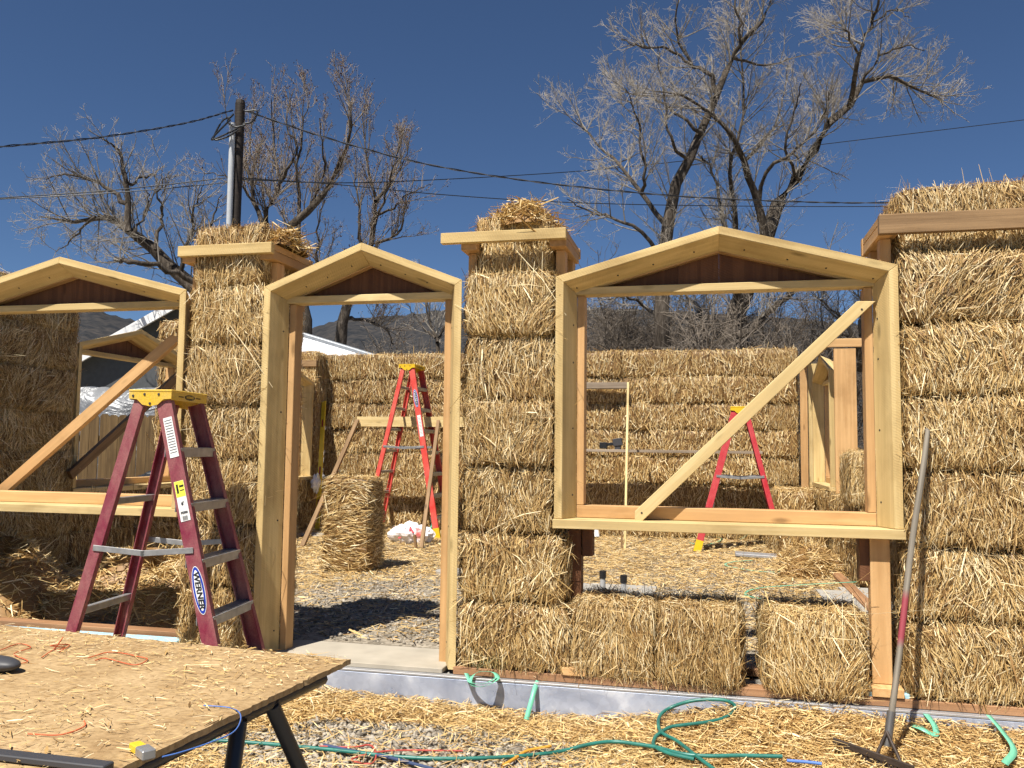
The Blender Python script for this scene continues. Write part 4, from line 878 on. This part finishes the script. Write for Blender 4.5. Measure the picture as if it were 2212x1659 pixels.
pt_, pb = BM @ Vector((.985, -.06, wp(2003, 930, -.06).z)), onyard(1912, 1625, .03); pb = gp(1916, 1612, .13)
M = axisM(pb, pt_, Vector((0, 1, 0))); Lh = (pt_-pb).length
V, F = tubes(np.array([[(-Lh/2+Lh*k/11, .004*math.sin(k*.8), .003*math.sin(k)) for k in range(12)]]), np.array([[.0135]*11+[.011]]), 12); V2 = np.vstack([V, [(Lh/2+.008, 0, 0)]])
obj("handle", mesh_np("handle", V, F, smooth=True), HANDLE, rk, M)
bm = bmesh.new(); bmesh.ops.create_uvsphere(bm, u_segments=12, v_segments=8, radius=.0112); obj("handle_end", from_bm("handle_end", bm, True), HANDLE, rk, Matrix.Translation(pt_))
RUST = plain("rusty_steel", (.055, .04, .032), .6, .4, .3, .3, 30); a, c = gp(1800, 1600, .10), gp(1975, 1662, .09)
hd = board("rake_bar", a, c, .028, .012, RUST, rk, world=True)
for k in range(22): p = a+(c-a)*(k+.5)/22; board("tine", p+Vector((0, 0, -.012)), p+Vector((.0, -.012, -.075)), .010, .006, RUST, hd, up=(1, 0, 0), world=True, bev=0)
for f in (.55, .86): p = a+(c-a)*f; tube_obj("bracket_arm", [pb+Vector((0, 0, .06)), (pb+p)/2+Vector((0, 0, .03)), p], .007, RUST, rk, 8, 8)
tube_obj("ferrule", [pb-(pt_-pb)*.0, pb+(pt_-pb)*.05, pb+(pt_-pb)*.10], .0175, plain("ferrule_steel", (.16, .15, .14), .5, .4, .6), rk, 5, 12)

# ------------------------------------------------------------------ bare trees
BARK, t, b = new_mat("rough_bark", .9, .15); n = N(t, "ShaderNodeTexNoise", Scale=1., Detail=8., Roughness=.7, Distortion=.6); t.links.new(coords(t, (9, 9, 2.2)), n.inputs["Vector"])
r = ramp(t, n.outputs[0], [(.32, (.022, .018, .014)), (.50, (.075, .060, .047)), (.70, (.19, .16, .13))]); t.links.new(r.outputs[0], b.inputs["Base Color"]); bump(t, b, n.outputs[0], 1., .06)
def twig_mat(name, lo, hi):
    m, t, b = new_mat(name, .8, .2); a_ = t.nodes.new("ShaderNodeAttribute"); a_.attribute_name = "tone"
    r = ramp(t, a_.outputs["Fac"], [(0, lo), (1, hi)]); t.links.new(r.outputs[0], b.inputs["Base Color"]); return m
TWIG = twig_mat("grey_twigs", (.08, .067, .055), (.42, .375, .315)); TWIGB = twig_mat("brown_twigs", (.085, .067, .052), (.34, .285, .23)); LEAF = plain("dry_leaf", (.115, .062, .035), .8, .1, var=.4)
def grow(par, prad, g, spacing, ratio, lmin, lmax, ang, rmax, rmin, up, npts=6, t0=.15, wig=.10, tfun=None):
    """children along parent lines. par (M,n,3), prad (M,n)"""
    P, D, Ln, R0 = [], [], [], []
    M_, n = par.shape[:2]; seg = np.linalg.norm(np.diff(par, axis=1), axis=2); tot = seg.sum(1)
    cnt = g.poisson(np.maximum(tot*(1-t0)/spacing, .15)); idx = np.repeat(np.arange(M_), cnt); k = len(idx)
    t = t0+(1-t0)*g.random(k)**.85; f = t*(n-1); i = np.minimum(f.astype(int), n-2); u = (f-i)[:, None]
    pos = par[idx, i]*(1-u)+par[idx, i+1]*u; tan = par[idx, i+1]-par[idx, i]; tan /= np.linalg.norm(tan, axis=1, keepdims=True)+1e-9
    pr = prad[idx, i]*(1-u[:, 0])+prad[idx, i+1]*u[:, 0]
    rv = g.normal(0, 1, (k, 3)); rv -= tan*(rv*tan).sum(1, keepdims=True); rv /= np.linalg.norm(rv, axis=1, keepdims=True)+1e-9
    a = np.radians(ang)*(1+.35*g.normal(0, 1, k)); d = tan*np.cos(a)[:, None]+rv*np.sin(a)[:, None]; d[:, 2] += up*.4; d /= np.linalg.norm(d, axis=1, keepdims=True)
    L = np.clip(tot[idx]*ratio*(1.15-.6*t)*np.exp(g.normal(0, .3, k)), lmin, lmax)
    pts_ = np.zeros((k, npts, 3)); pts_[:, 0] = pos; dd = d.copy()
    for j in range(1, npts):
        dd = dd+g.normal(0, wig, (k, 3)); dd[:, 2] += up*.13; dd /= np.linalg.norm(dd, axis=1, keepdims=True); pts_[:, j] = pts_[:, j-1]+dd*(L/(npts-1))[:, None]
    r0 = np.minimum(np.minimum(pr*.62, rmax), .02*L+.004); R = r0[:, None]*np.linspace(1, .35, npts)[None]; return pts_, np.maximum(R, rmin)
def limb(px, Yb, r0, r1, g, wy=2.2, n=14):
    """a traced limb: picture points at distance Yb, wandering in depth"""
    m = len(px); dy = np.cumsum(g.normal(0, wy/max(3, m), m)); dy -= dy[0]
    P = spline([at(p[0], p[1], Yb+dy[i]+(p[2] if len(p) > 2 else 0)) for i, p in enumerate(px)], n); seg = np.gradient(P, axis=0)
    P[1:-1] += g.normal(0, .035, (n-2, 3)); return P, r1*.6+(r0-r1)*.66*np.linspace(1, 0, n)**1.2
def tree(name, label, cat, loc, limbs, g, levels, twigm, leaves=0, bark=None, group=None, twig_tone=(.15, .9), lsize=.033):
    t = thing(name, label, cat, loc, group); n = limbs[0][0].shape[0]
    P = np.stack([l[0] for l in limbs]); R = np.stack([l[1] for l in limbs]); V, F = tubes(P, R, 9)
    lump = 1+.0*V[:, :1]; obj("trunk", mesh_np("trunk", V, F, smooth=True), bark or BARK, t)
    Vs, Fs, Ts, off = [], [], [], 0; par, pr = P, R
    for li, lv in enumerate(levels):
        ks = lv.pop('ends', None); par, pr = grow(par, pr, g, **lv); k = 5 if li == 0 else 3
        V, F = tubes(par, pr, k); Vs.append(V); Fs.append(F+off); off += len(V)
        base = twig_tone[0]+(twig_tone[1]-twig_tone[0])*min(1, (li+1)/len(levels)); Ts.append(np.repeat(np.clip(base+g.normal(0, .15, len(par)), 0, 1), par.shape[1]*k))
    obj("crown", mesh_np("crown", np.concatenate(Vs), np.concatenate(Fs), np.concatenate(Ts)), twigm, t)
    if leaves:
        q = par.reshape(-1, 3); q = q[g.choice(len(q), leaves)]+g.normal(0, .03, (leaves, 3)); D = g.normal(0, 1, (leaves, 3)); D[:, 2] -= .8; D /= np.linalg.norm(D, axis=1, keepdims=True)
        V, F, _ = blades(q, D, g.normal(0, 1, (leaves, 3)), lsize*np.exp(g.normal(0, .3, leaves)), lsize*.75*np.exp(g.normal(0, .3, leaves)), g.normal(0, .2, leaves))
        obj("dry_leaves", mesh_np("dry_leaves", V, F), LEAF, t)
    return t
def LV(): return [dict(spacing=.20, ratio=.34, lmin=.6, lmax=1.5, ang=46, rmax=.022, rmin=.0078, up=.5), dict(spacing=.16, ratio=.42, lmin=.3, lmax=.95, ang=44, rmax=.0095, rmin=.0046, up=.45, npts=5, wig=.14), dict(spacing=.078, ratio=.45, lmin=.15, lmax=.5, ang=45, rmax=.006, rmin=.0036, up=.35, npts=3, wig=.2)]
g = np.random.default_rng(101); Y = 25
A = [([(1438, 800), (1436, 740), (1434, 640), (1434, 528), (1458, 418), (1486, 346), (1515, 288), (1549, 206), (1582, 125), (1630, 62), (1669, 0), (1690, -60)], .40, .07),
     ([(1438, 485), (1386, 418), (1342, 360), (1294, 312), (1247, 269), (1218, 240)], .13, .02), ([(1386, 418), (1391, 379), (1381, 288), (1366, 230), (1350, 190)], .09, .02),
     ([(1434, 560), (1380, 500), (1320, 470), (1262, 450), (1225, 430)], .11, .02), ([(1436, 700), (1390, 660), (1340, 640), (1290, 655)], .12, .02),
     ([(1549, 206), (1534, 158), (1496, 139), (1467, 96), (1458, 38), (1470, -20)], .12, .03), ([(1496, 139), (1438, 106), (1381, 101), (1342, 86)], .08, .02), ([(1582, 125), (1600, 60), (1590, 0), (1610, -60)], .09, .03),
     ([(1515, 288), (1470, 250), (1420, 215), (1370, 205), (1330, 190)], .09, .02), ([(1582, 125), (1640, 140), (1700, 130), (1735, 120)], .07, .02), ([(1486, 346), (1450, 310), (1440, 250), (1425, 170), (1420, 100)], .09, .02)]
tree("cottonwood_tree", "big bare grey cottonwood rising behind the peak of the large window frame", "tree", at(1438, 1020, Y), [limb(p, Y, a, c, g, 3) for p, a, c in A], g, LV(), TWIG, group="bare trees behind the house")
g = np.random.default_rng(102); Y = 26.5
A = [([(1560, 800), (1575, 730), (1600, 660), (1640, 560), (1659, 499), (1678, 442), (1726, 389), (1755, 326), (1794, 264), (1842, 230), (1875, 178), (1947, 168), (2015, 192), (2072, 211)], .55, .05),
     ([(1650, 540), (1650, 494), (1626, 408), (1606, 350), (1587, 307), (1554, 259), (1506, 226), (1458, 202), (1410, 197)], .24, .03), ([(1842, 230), (1870, 120), (1899, 48), (1918, 0), (1925, -40)], .13, .04),
     ([(1600, 660), (1575, 560), (1563, 485), (1554, 432), (1534, 365), (1515, 336)], .20, .04), ([(1610, 640), (1590, 540), (1587, 480), (1582, 422), (1573, 355), (1597, 298), (1604, 192), (1597, 96), (1610, 30)], .17, .03),
     ([(1640, 480), (1650, 384), (1698, 336), (1741, 307), (1779, 250), (1790, 200)], .12, .03), ([(1590, 730), (1640, 700), (1690, 650), (1740, 610), (1800, 560)], .24, .05), ([(1545, 760), (1520, 700), (1500, 655), (1470, 620)], .20, .06),
     ([(1875, 178), (1930, 120), (1990, 100), (2040, 110)], .08, .02), ([(1870, 120), (1830, 60), (1820, 0)], .07, .02), ([(1606, 350), (1660, 290), (1690, 220), (1700, 150)], .10, .02), ([(1899, 48), (1960, 20), (2000, 40)], .05, .02), ([(1726, 389), (1700, 320), (1720, 230), (1730, 180)], .09, .02)]
tree("cottonwood_tree", "big bare cottonwood with a limb reaching far right above the window frame", "tree", at(1560, 1020, Y), [limb([(x if x < 1800 else 1800+(x-1800)*.82, y) for x, y in p], Y, a, c, g, 3) for p, a, c in A], g, LV(), TWIG, group="bare trees behind the house")
# trees with withered leaves behind the pole and the doorway
LVM = lambda: [dict(spacing=.19, ratio=.34, lmin=.5, lmax=1.3, ang=28, rmax=.020, rmin=.0075, up=.75), dict(spacing=.16, ratio=.42, lmin=.3, lmax=.9, ang=34, rmax=.0095, rmin=.0046, up=.6, npts=5, wig=.14), dict(spacing=.13, ratio=.45, lmin=.15, lmax=.45, ang=40, rmax=.006, rmin=.0036, up=.4, npts=3, wig=.2)]
g = np.random.default_rng(103); Y = 24
A = [([(668, 800), (660, 720), (652, 660), (630, 560), (624, 496), (672, 444), (720, 367), (749, 280), (758, 208), (756, 170)], .36, .03), ([(634, 570), (571, 487), (590, 424), (605, 376), (590, 280), (586, 160)], .15, .02), ([(571, 487), (552, 424), (538, 357), (504, 290), (485, 150)], .12, .015),
     ([(652, 640), (640, 560), (648, 440), (640, 340), (655, 230), (668, 170)], .14, .02), ([(672, 444), (690, 380), (700, 300), (690, 210)], .09, .02), ([(590, 424), (560, 360), (540, 290), (545, 220)], .08, .02), ([(552, 424), (500, 370), (440, 352)], .06, .015), ([(605, 376), (640, 300), (620, 220), (628, 165)], .08, .015)]
tree("poplar_tree", "bare poplar with withered brown leaves behind the utility pole", "tree", at(660, 1020, Y), [limb([(x, y if y > 490 else 490-(490-y)*.84) for x, y in p], Y, a, c, g, 2.2) for p, a, c in A], g, LVM(), TWIGB, 6500, group="bare trees behind the house")
g = np.random.default_rng(104); Y = 25.5
A = [([(728, 800), (735, 740), (742, 690), (752, 640), (770, 580), (802, 520), (811, 424), (792, 328), (782, 185)], .34, .02), ([(800, 540), (830, 520), (862, 500), (875, 440), (880, 400)], .10, .02), ([(811, 424), (840, 380), (870, 330), (885, 250)], .09, .015), ([(806, 470), (850, 440), (890, 400), (930, 380)], .07, .015),
     ([(752, 640), (700, 600), (686, 560), (690, 480), (700, 420)], .12, .02), ([(745, 690), (790, 690), (830, 710), (850, 745)], .10, .03), ([(770, 580), (780, 480), (770, 400), (765, 330)], .10, .02), ([(802, 500), (830, 420), (850, 340), (865, 280)], .08, .015)]
tree("poplar_tree", "bare poplar with few withered leaves rising right of the door frame peak", "tree", at(733, 1020, Y), [limb([(x, y if y > 490 else 490-(490-y)*.84) for x, y in p], Y, a, c, g, 2.2) for p, a, c in A], g, LVM(), TWIGB, 4200, group="bare trees behind the house")
g = np.random.default_rng(105); Y = 23
A = [([(560, 780), (500, 700), (403, 602), (336, 540), (288, 506), (250, 477), (206, 468), (144, 482), (86, 468)], .42, .03), ([(278, 500), (276, 396), (254, 328), (230, 300)], .15, .02), ([(276, 396), (326, 376), (355, 357)], .07, .015), ([(276, 440), (221, 400), (144, 376), (96, 386)], .11, .015),
     ([(420, 610), (336, 573), (269, 564), (250, 559)], .13, .09), ([(336, 540), (350, 470), (340, 420), (365, 370)], .09, .02), ([(390, 590), (410, 500), (420, 440), (440, 400)], .10, .02), ([(206, 468), (150, 520), (120, 545)], .06, .015), ([(288, 506), (320, 440), (310, 390)], .07, .015), ([(440, 640), (450, 540), (460, 470), (480, 420)], .1, .02)]
tree("leaning_tree", "bare tree leaning left above the left window frame, with a broken stub", "tree", at(560, 1020, Y), [limb(p, Y, a, c, g, 2.2) for p, a, c in A], g, LV(), TWIG, group="bare trees behind the house", twig_tone=(.1, .7))
g = np.random.default_rng(106); Y = 30
A = [([(950, 800), (945, 740), (930, 700), (915, 640), (905, 560)], .14, .02), ([(945, 740), (965, 690), (975, 620)], .10, .02), ([(940, 730), (900, 690), (880, 660)], .07, .02)]
tree("young_tree", "slim bare tree seen through the door, right of its middle", "tree", at(950, 1000, Y), [limb(p, Y, a, c, g, 2) for p, a, c in A], g, LV(), TWIG, group="bare trees behind the house")
g = np.random.default_rng(107); Y = 30
A = [([(1860, 800), (1850, 740), (1830, 700), (1790, 660), (1760, 640)], .2, .03), ([(1850, 760), (1860, 680), (1850, 600)], .13, .03), ([(1845, 730), (1800, 720), (1770, 730)], .1, .02), ([(1800, 800), (1790, 740), (1775, 690), (1780, 600)], .1, .02)]
tree("young_tree", "bare tree behind the slanting brace, at the right of the big window", "tree", at(1860, 1000, Y), [limb(p, Y, a, c, g, 2) for p, a, c in A], g, LV(), TWIG, group="bare trees behind the house", twig_tone=(0, .5))
# leafless thicket: separate shrubs
def shrub(px, py, Yb, h, w_, seed, label, tone, stems=10, twigm=None):
    g = np.random.default_rng(seed); b0 = at(px, py, Yb); b0.z = 0; ls = []
    for k in range(stems):
        a = g.uniform(0, 2*np.pi); r = g.uniform(.15, 1)*w_; tp = Vector((b0.x+r*math.cos(a), b0.y+r*math.sin(a), h*g.uniform(.6, 1.05)))
        md = Vector((b0.x+r*.35*math.cos(a), b0.y+r*.35*math.sin(a), h*.45)); P = spline([(b0.x+.2*g.normal(), b0.y+.2*g.normal(), 0), md, tp], 10); P[1:] += g.normal(0, .06, (9, 3)); ls.append((P, np.linspace(.045, .012, 10)))
    lv = [dict(spacing=.22, ratio=.40, lmin=.5, lmax=1.7, ang=58, rmax=.022, rmin=.009, up=.22, t0=.05, wig=.22, npts=5), dict(spacing=.15, ratio=.45, lmin=.25, lmax=.9, ang=55, rmax=.011, rmin=.0062, up=.15, npts=3, wig=.22)]
    return tree("bare_shrub", label, "shrub", (b0.x, b0.y, 0), ls, g, lv, twigm or TWIGB, bark=BARK, group="leafless thicket behind the house", twig_tone=tone)
sh = [(1290, 28, 6.4, 1.5, "leftmost in the big window", (0, .3)), (1370, 30, 7.4, 2.0, "second from the left in the big window", (0, .22)), (1478, 28, 6.0, 1.2, "pale, between the two big trunks", (.3, .6)), (1548, 22.5, 5.3, 1.1, "pale and fan-shaped, before the thick trunk", (.25, .6)),
      (1640, 30, 7.0, 2.0, "dark, right of the thick trunk", (0, .2)), (1730, 33, 7.0, 1.9, "left of the slanting brace's upper end", (0, .25)), (1830, 36, 7.0, 2.2, "rightmost in the big window", (0, .25)), (1430, 36, 8.6, 2.6, "tall, behind the left big trunk", (0, .2)), (1580, 38, 8.8, 2.8, "tall, behind the thick trunk", (0, .2)), (1330, 38, 8.6, 2.8, "tall, farthest back at the left", (0, .2)),
      (860, 27, 4.7, 1.4, "pale, in the middle of the doorway", (.2, .55)), (930, 31, 5.0, 1.6, "at the right of the doorway", (.1, .45)), (800, 33, 4.4, 1.6, "low, left of the doorway middle", (0, .3)), (1690, 26, 5.4, 1.3, "in front of the dark thicket at the brace", (0, .35))]
for k, (x, Yb, h, wd, lb, tn) in enumerate(sh): shrub(x, 950, Yb, h, wd, 200+k, "leafless shrub in the thicket, "+lb, tn)

# ------------------------------------------------------------------ utility pole and wires
POLE = wood("dark_pole_wood", (.045, .034, .027), (.02, .016, .013), grain=.8, knots=False); CONDUIT = plain("grey_conduit", (.46, .48, .50), .5, .4, var=.06)
Y = 20; pb, ptop = at(508, 490, Y), at(519, 224, Y); px_ = (ptop-pb)/(ptop.z-pb.z); base = pb-px_*pb.z
t = thing("utility_pole", "dark wooden utility pole with grey conduit behind the left straw column", "utility pole", base)
V, F = tubes(np.array([[tuple(base+(ptop-base)*k/9) for k in range(10)]]), np.array([np.linspace(.135, .115, 10)]), 14); V = np.vstack([V, [tuple(ptop+Vector((0, 0, .03)))]]); n_ = len(V)-1
me = mesh_np("pole", V, F, smooth=True); obj("pole", me, POLE, t)
bm = bmesh.new(); bmesh.ops.create_cone(bm, cap_ends=True, segments=14, radius1=.118, radius2=.10, depth=.10); obj("pole_top", from_bm("pole_top", bm), POLE, t, Matrix.Translation(ptop+Vector((0, 0, .03))))
ct = at(512, 272, Y); sh_ = Vector((-.055, -.15, 0)); tube_obj("conduit", [base+sh_, (base+ct)/2+sh_, ct+sh_], .068, CONDUIT, t, 8, 14)
WIRE = plain("black_wire", (.012, .013, .016), .35, .5); WIREL = plain("bare_wire", (.16, .165, .18), .35, .5, .7)
for k, P in enumerate(([(500, 252), (480, 262), (462, 300), (490, 296), (516, 280)], [(498, 258), (470, 286), (458, 302), (500, 284), (514, 276)], [(525, 268), (545, 262), (556, 240), (530, 240)], [(505, 246), (492, 262), (508, 274), (530, 270)])):
    tube_obj("drip_loop", [at(x, y, Y-.3) for x, y in P], .022, WIRE, t, 24, 6)
def cable(label, pts_, r, mat=WIRE, twist=0., n=120):
    P = spline(pts_, n); cb = None
    if twist:
        t = thing("twisted_cable", label, "cable", tuple(P[0]))
        for s_ in (0, math.pi):
            u = np.linspace(0, twist, n); Q = P+np.stack([0*u, r*.9*np.cos(u+s_), r*.9*np.sin(u+s_)], 1); V, F = tubes(Q[None], np.full((1, n), r*.8), 6); obj("strand", mesh_np("strand", V, F, smooth=True), mat if s_ == 0 else WIREL, t)
        return t
    V, F = tubes(P[None], np.full((1, n), r), 6); return tag(obj("overhead_wire", mesh_np("overhead_wire", V, F, smooth=True), mat), label, "cable")
cable("thick twisted cable running from the pole to the left picture edge", [at(-300, 345, 12), at(0, 317, 14.5), at(220, 296, 16.4), at(400, 266, 18.4), at(503, 238, 19.9)], .0145, twist=75, n=320)
cable("thick twisted cable sagging from the pole across to the right straw wall", [at(526, 238, 19.9), at(700, 296, 20.5), at(900, 350, 21), at(1100, 385, 21.6), at(1300, 409, 22), at(1500, 426, 22.5), at(1700, 435, 23), at(1905, 438, 23.5), at(2300, 430, 24.5)], .0155, twist=110, n=420)
cable("thin wire from the left picture edge up to the pole, the upper one", [at(-300, 452, 17), at(0, 428, 18.5), at(250, 410, 19.3), at(508, 382, 20)], .012); cable("thin wire from the left picture edge up to the pole, the lower one", [at(-300, 446, 17.5), at(0, 430, 18.8), at(250, 416, 19.4), at(508, 393, 20)], .012)
cable("thin wire from the pole down to the right, below the thick cable", [at(515, 384, 20.1), at(720, 398, 21), at(950, 420, 22), at(1200, 436, 23), at(1500, 444, 24), at(1905, 446, 25), at(2300, 440, 26)], .012)
cable("thin wire rising from behind the poplars to the right picture edge", [at(515, 388, 20.2), at(800, 394, 24), at(1220, 372, 29), at(1500, 345, 30), at(1800, 309, 31), at(2212, 259, 32), at(2500, 222, 33)], .014)

# ------------------------------------------------------------------ neighbours: houses, tarp, fence, bench
WROOF = plain("white_roof_metal", (.74, .75, .77), .45, .4, var=.04, scale=3); DWALL = plain("charcoal_siding", (.075, .08, .085), .8, var=.1); TRIMW = plain("white_trim", (.80, .80, .80), .5, var=.03); RIDGE = plain("grey_ridge", (.38, .40, .42), .4, .4, .5)
Y = 24; ap, le, re_ = at(430, 640, Y), at(-40, 905, Y), at(900, 905, Y)
t = thing("neighbour_house", "dark gabled house with white roof edge behind the left straw column", "house", (ap.x, Y, 0))
bm = bmesh.new(); f0 = [bm.verts.new(p) for p in ((le.x, Y, 0), (re_.x, Y, 0), (re_.x, Y, re_.z), tuple(ap), (le.x, Y, le.z))]; f1 = [bm.verts.new((v.co.x, v.co.y+9, v.co.z)) for v in f0]
bm.faces.new(f0); bm.faces.new(f1[::-1]); [bm.faces.new((f0[i], f1[i], f1[(i+1) % 5], f0[(i+1) % 5])) for i in range(5)]; bmesh.ops.recalc_face_normals(bm, faces=bm.faces); obj("wall", from_bm("wall", bm), DWALL, t)
for e in (le, re_):
    d_ = (ap-e).normalized(); out = e-d_*.3; bm = bmesh.new(); up_ = Vector((-d_.z, 0, d_.x)) if d_.x > 0 else Vector((d_.z, 0, -d_.x))
    P = []
    for q in (out, ap):
        for yy in (-.35, 9.3): P.append(q+Vector((0, yy, 0)))
    hexa_bm(bm, [P[0], P[2], P[3], P[1], P[0]+up_*.12, P[2]+up_*.12, P[3]+up_*.12, P[1]+up_*.12], 0); obj("roof", from_bm("roof", bm), WROOF, t)
    bm = bmesh.new(); q0, q1 = out+Vector((0, -.36, 0)), ap+Vector((0, -.36, 0)); o_ = Vector((0, -.05, 0)); dn = -up_*.11; hexa_bm(bm, [q0+dn, q1+dn, q1+dn+o_, q0+dn+o_, q0+up_*.13, q1+up_*.13, q1+up_*.13+o_, q0+up_*.13+o_], 0); obj("rake_board", from_bm("rake_board", bm), TRIMW, t)
Y = 17; a, c = at(600, 706, Y), at(790, 768, Y)
t = thing("white_shed", "white metal roof with grey ridge, seen through the door above the straw", "shed", (a.x, Y, 0))
bm = bmesh.new(); P = [(a.x-1, Y, a.z+.2), (c.x+.3, Y, c.z-.12)]
hexa_bm(bm, [(a.x-1, Y-2.2, c.z-1.0), (c.x+.3, Y-2.2, c.z-1.0), (c.x+.3, Y, c.z-.12), (a.x-1, Y, a.z+.2), (a.x-1, Y-2.2, c.z-.95), (c.x+.3, Y-2.2, c.z-.95), (c.x+.3, Y, c.z-.07), (a.x-1, Y, a.z+.25)], 0); obj("roof", from_bm("roof", bm), WROOF, t)
bm = bmesh.new(); box_bm(bm, ((a.x+c.x)/2-.4, Y-.8, (c.z-1)/2), (c.x-a.x+.9, 2.4, c.z-1.02), 0); obj("wall", from_bm("wall", bm), TRIMW, t)
tube_obj("ridge_cap", [(a.x-1, Y, a.z+.27), ((a.x+c.x)/2-.35, Y, (a.z+c.z)/2+.12), (c.x+.3, Y, c.z-.05)], .05, RIDGE, t, 6, 8)
TARP, tt, bb = new_mat("silver_tarp", .36, .45, .2); nn_ = N(tt, "ShaderNodeTexNoise", Scale=1., Detail=6., Distortion=1.5); tt.links.new(coords(tt, (1.4, 1.4, 2.6)), nn_.inputs["Vector"])
bb.inputs["Base Color"].default_value = (.20, .205, .215, 1); bump(tt, bb, nn_.outputs[0], .9, .12)
Y = 15; a, c = at(60, 838, Y), at(346, 838, Y); zb_ = at(200, 960, Y).z
t = thing("tarped_trailer", "box-shaped load under a shiny silver tarp behind the wooden fence", "tarp", (a.x, Y, 0)); bm = bmesh.new()
bmesh.ops.create_grid(bm, x_segments=60, y_segments=36, size=.5); bmesh.ops.scale(bm, vec=(c.x-a.x+.8, 3.4, 1), verts=bm.verts)
for v in bm.verts:
    ux, uy = abs(v.co.x)/((c.x-a.x)/2), abs(v.co.y)/1.25; ov = max(ux-1, uy-1, 0); x, y = v.co.x, v.co.y
    v.co.z = a.z-(ov > 0)*(a.z-.5)*min(1, ov*3.2)+.03*math.sin(x*6+y*4)+.02*math.sin(x*13-y*9)
    if ov > 0: v.co.x = math.copysign(min(abs(x), (c.x-a.x)/2+.08), x)+.05*math.sin(v.co.z*9+y*5); v.co.y = math.copysign(min(abs(y), 1.33), y)+.05*math.sin(v.co.z*7+x*6)
obj("tarp", from_bm("tarp", bm, True), TARP, t, Matrix.Translation(((a.x+c.x)/2, Y+1.2, 0)))
bm = bmesh.new(); box_bm(bm, ((a.x+c.x)/2, Y+1.2, (a.z-.05)/2+.1), (c.x-a.x-.1, 2.4, a.z-.35), .0); obj("load", from_bm("load", bm), DGREY, t)
Y = 12.6; a, c = at(-60, 893, Y), at(470, 893, Y); t = thing("picket_fence", "tan board fence with dog-eared pickets seen through the left window", "fence", (a.x, Y, 0)); k = 0; x = a.x; PICK = None
bm = bmesh.new(); v = [bm.verts.new(p) for p in ((-.066, 0, 0), (.066, 0, 0), (.066, 0, a.z-.035), (.035, 0, a.z), (-.035, 0, a.z), (-.066, 0, a.z-.035))]; f = bm.faces.new(v); ex_ = bmesh.ops.extrude_face_region(bm, geom=[f]); bmesh.ops.translate(bm, vec=(0, .018, 0), verts=[q for q in ex_['geom'] if isinstance(q, bmesh.types.BMVert)]); bmesh.ops.recalc_face_normals(bm, faces=bm.faces); PICK = from_bm("picket", bm); PICK.transform(Matrix.Rotation(math.pi/2, 4, 'Y')); PICK.materials.append(FENCEW)
while x < c.x:
    obj("picket", PICK, None, t, Matrix.Translation((x, Y+random.uniform(-.006, .006), random.uniform(-.015, .015))) @ Matrix.Rotation(random.uniform(-.006, .006), 4, 'Y') @ Matrix.Rotation(-math.pi/2, 4, 'Y')); x += .1395
for z in (.35, a.z-.35): board("rail", (a.x, Y+.05, z), (c.x, Y+.05, z), .09, .04, FENCEW, t, world=True)
# bench with cloth in the shade outside the left wall
Y = 9.9; t = thing("work_bench", "low trestle bench with drooping grey cloth, seen through the left window", "bench", at(270, 1100, Y)); a, c = at(150, 1046, Y), at(400, 1040, Y)
board("bench_top", a, c, .05, .5, GREYW, t, world=True)
for q in (.12, .88): p = a+(c-a)*q; board("leg", Vector((p.x, Y-.12, 0)), Vector((p.x, Y-.12, p.z-.02)), .08, .05, GREYW, t, up=(0, 1, 0), world=True)
CLOTH = plain("grey_cloth", (.34, .32, .30), .8, var=.1, bmp=.3); bm = bmesh.new(); bmesh.ops.create_grid(bm, x_segments=40, y_segments=10, size=.5)
for v in bm.verts:
    u, w_ = v.co.x+.5, v.co.y+.5; p = a+(c-a)*u; v.co = Vector((p.x, Y-.26-.03*math.sin(u*22)*w_, p.z+.03-w_*(.09+.07*math.sin(u*5+1)**2)))
obj("cloth", from_bm("cloth", bm, True), CLOTH, t)
t = thing("tool_bag", "black tool bag lying on the low bench outside the left wall", "bag", at(350, 1030, Y)); p = at(352, 1028, Y); crumple("bag_body", tuple(p-Vector((0, 0, .05))), (.28, .12, .10), BLACK, t, 9, Matrix())
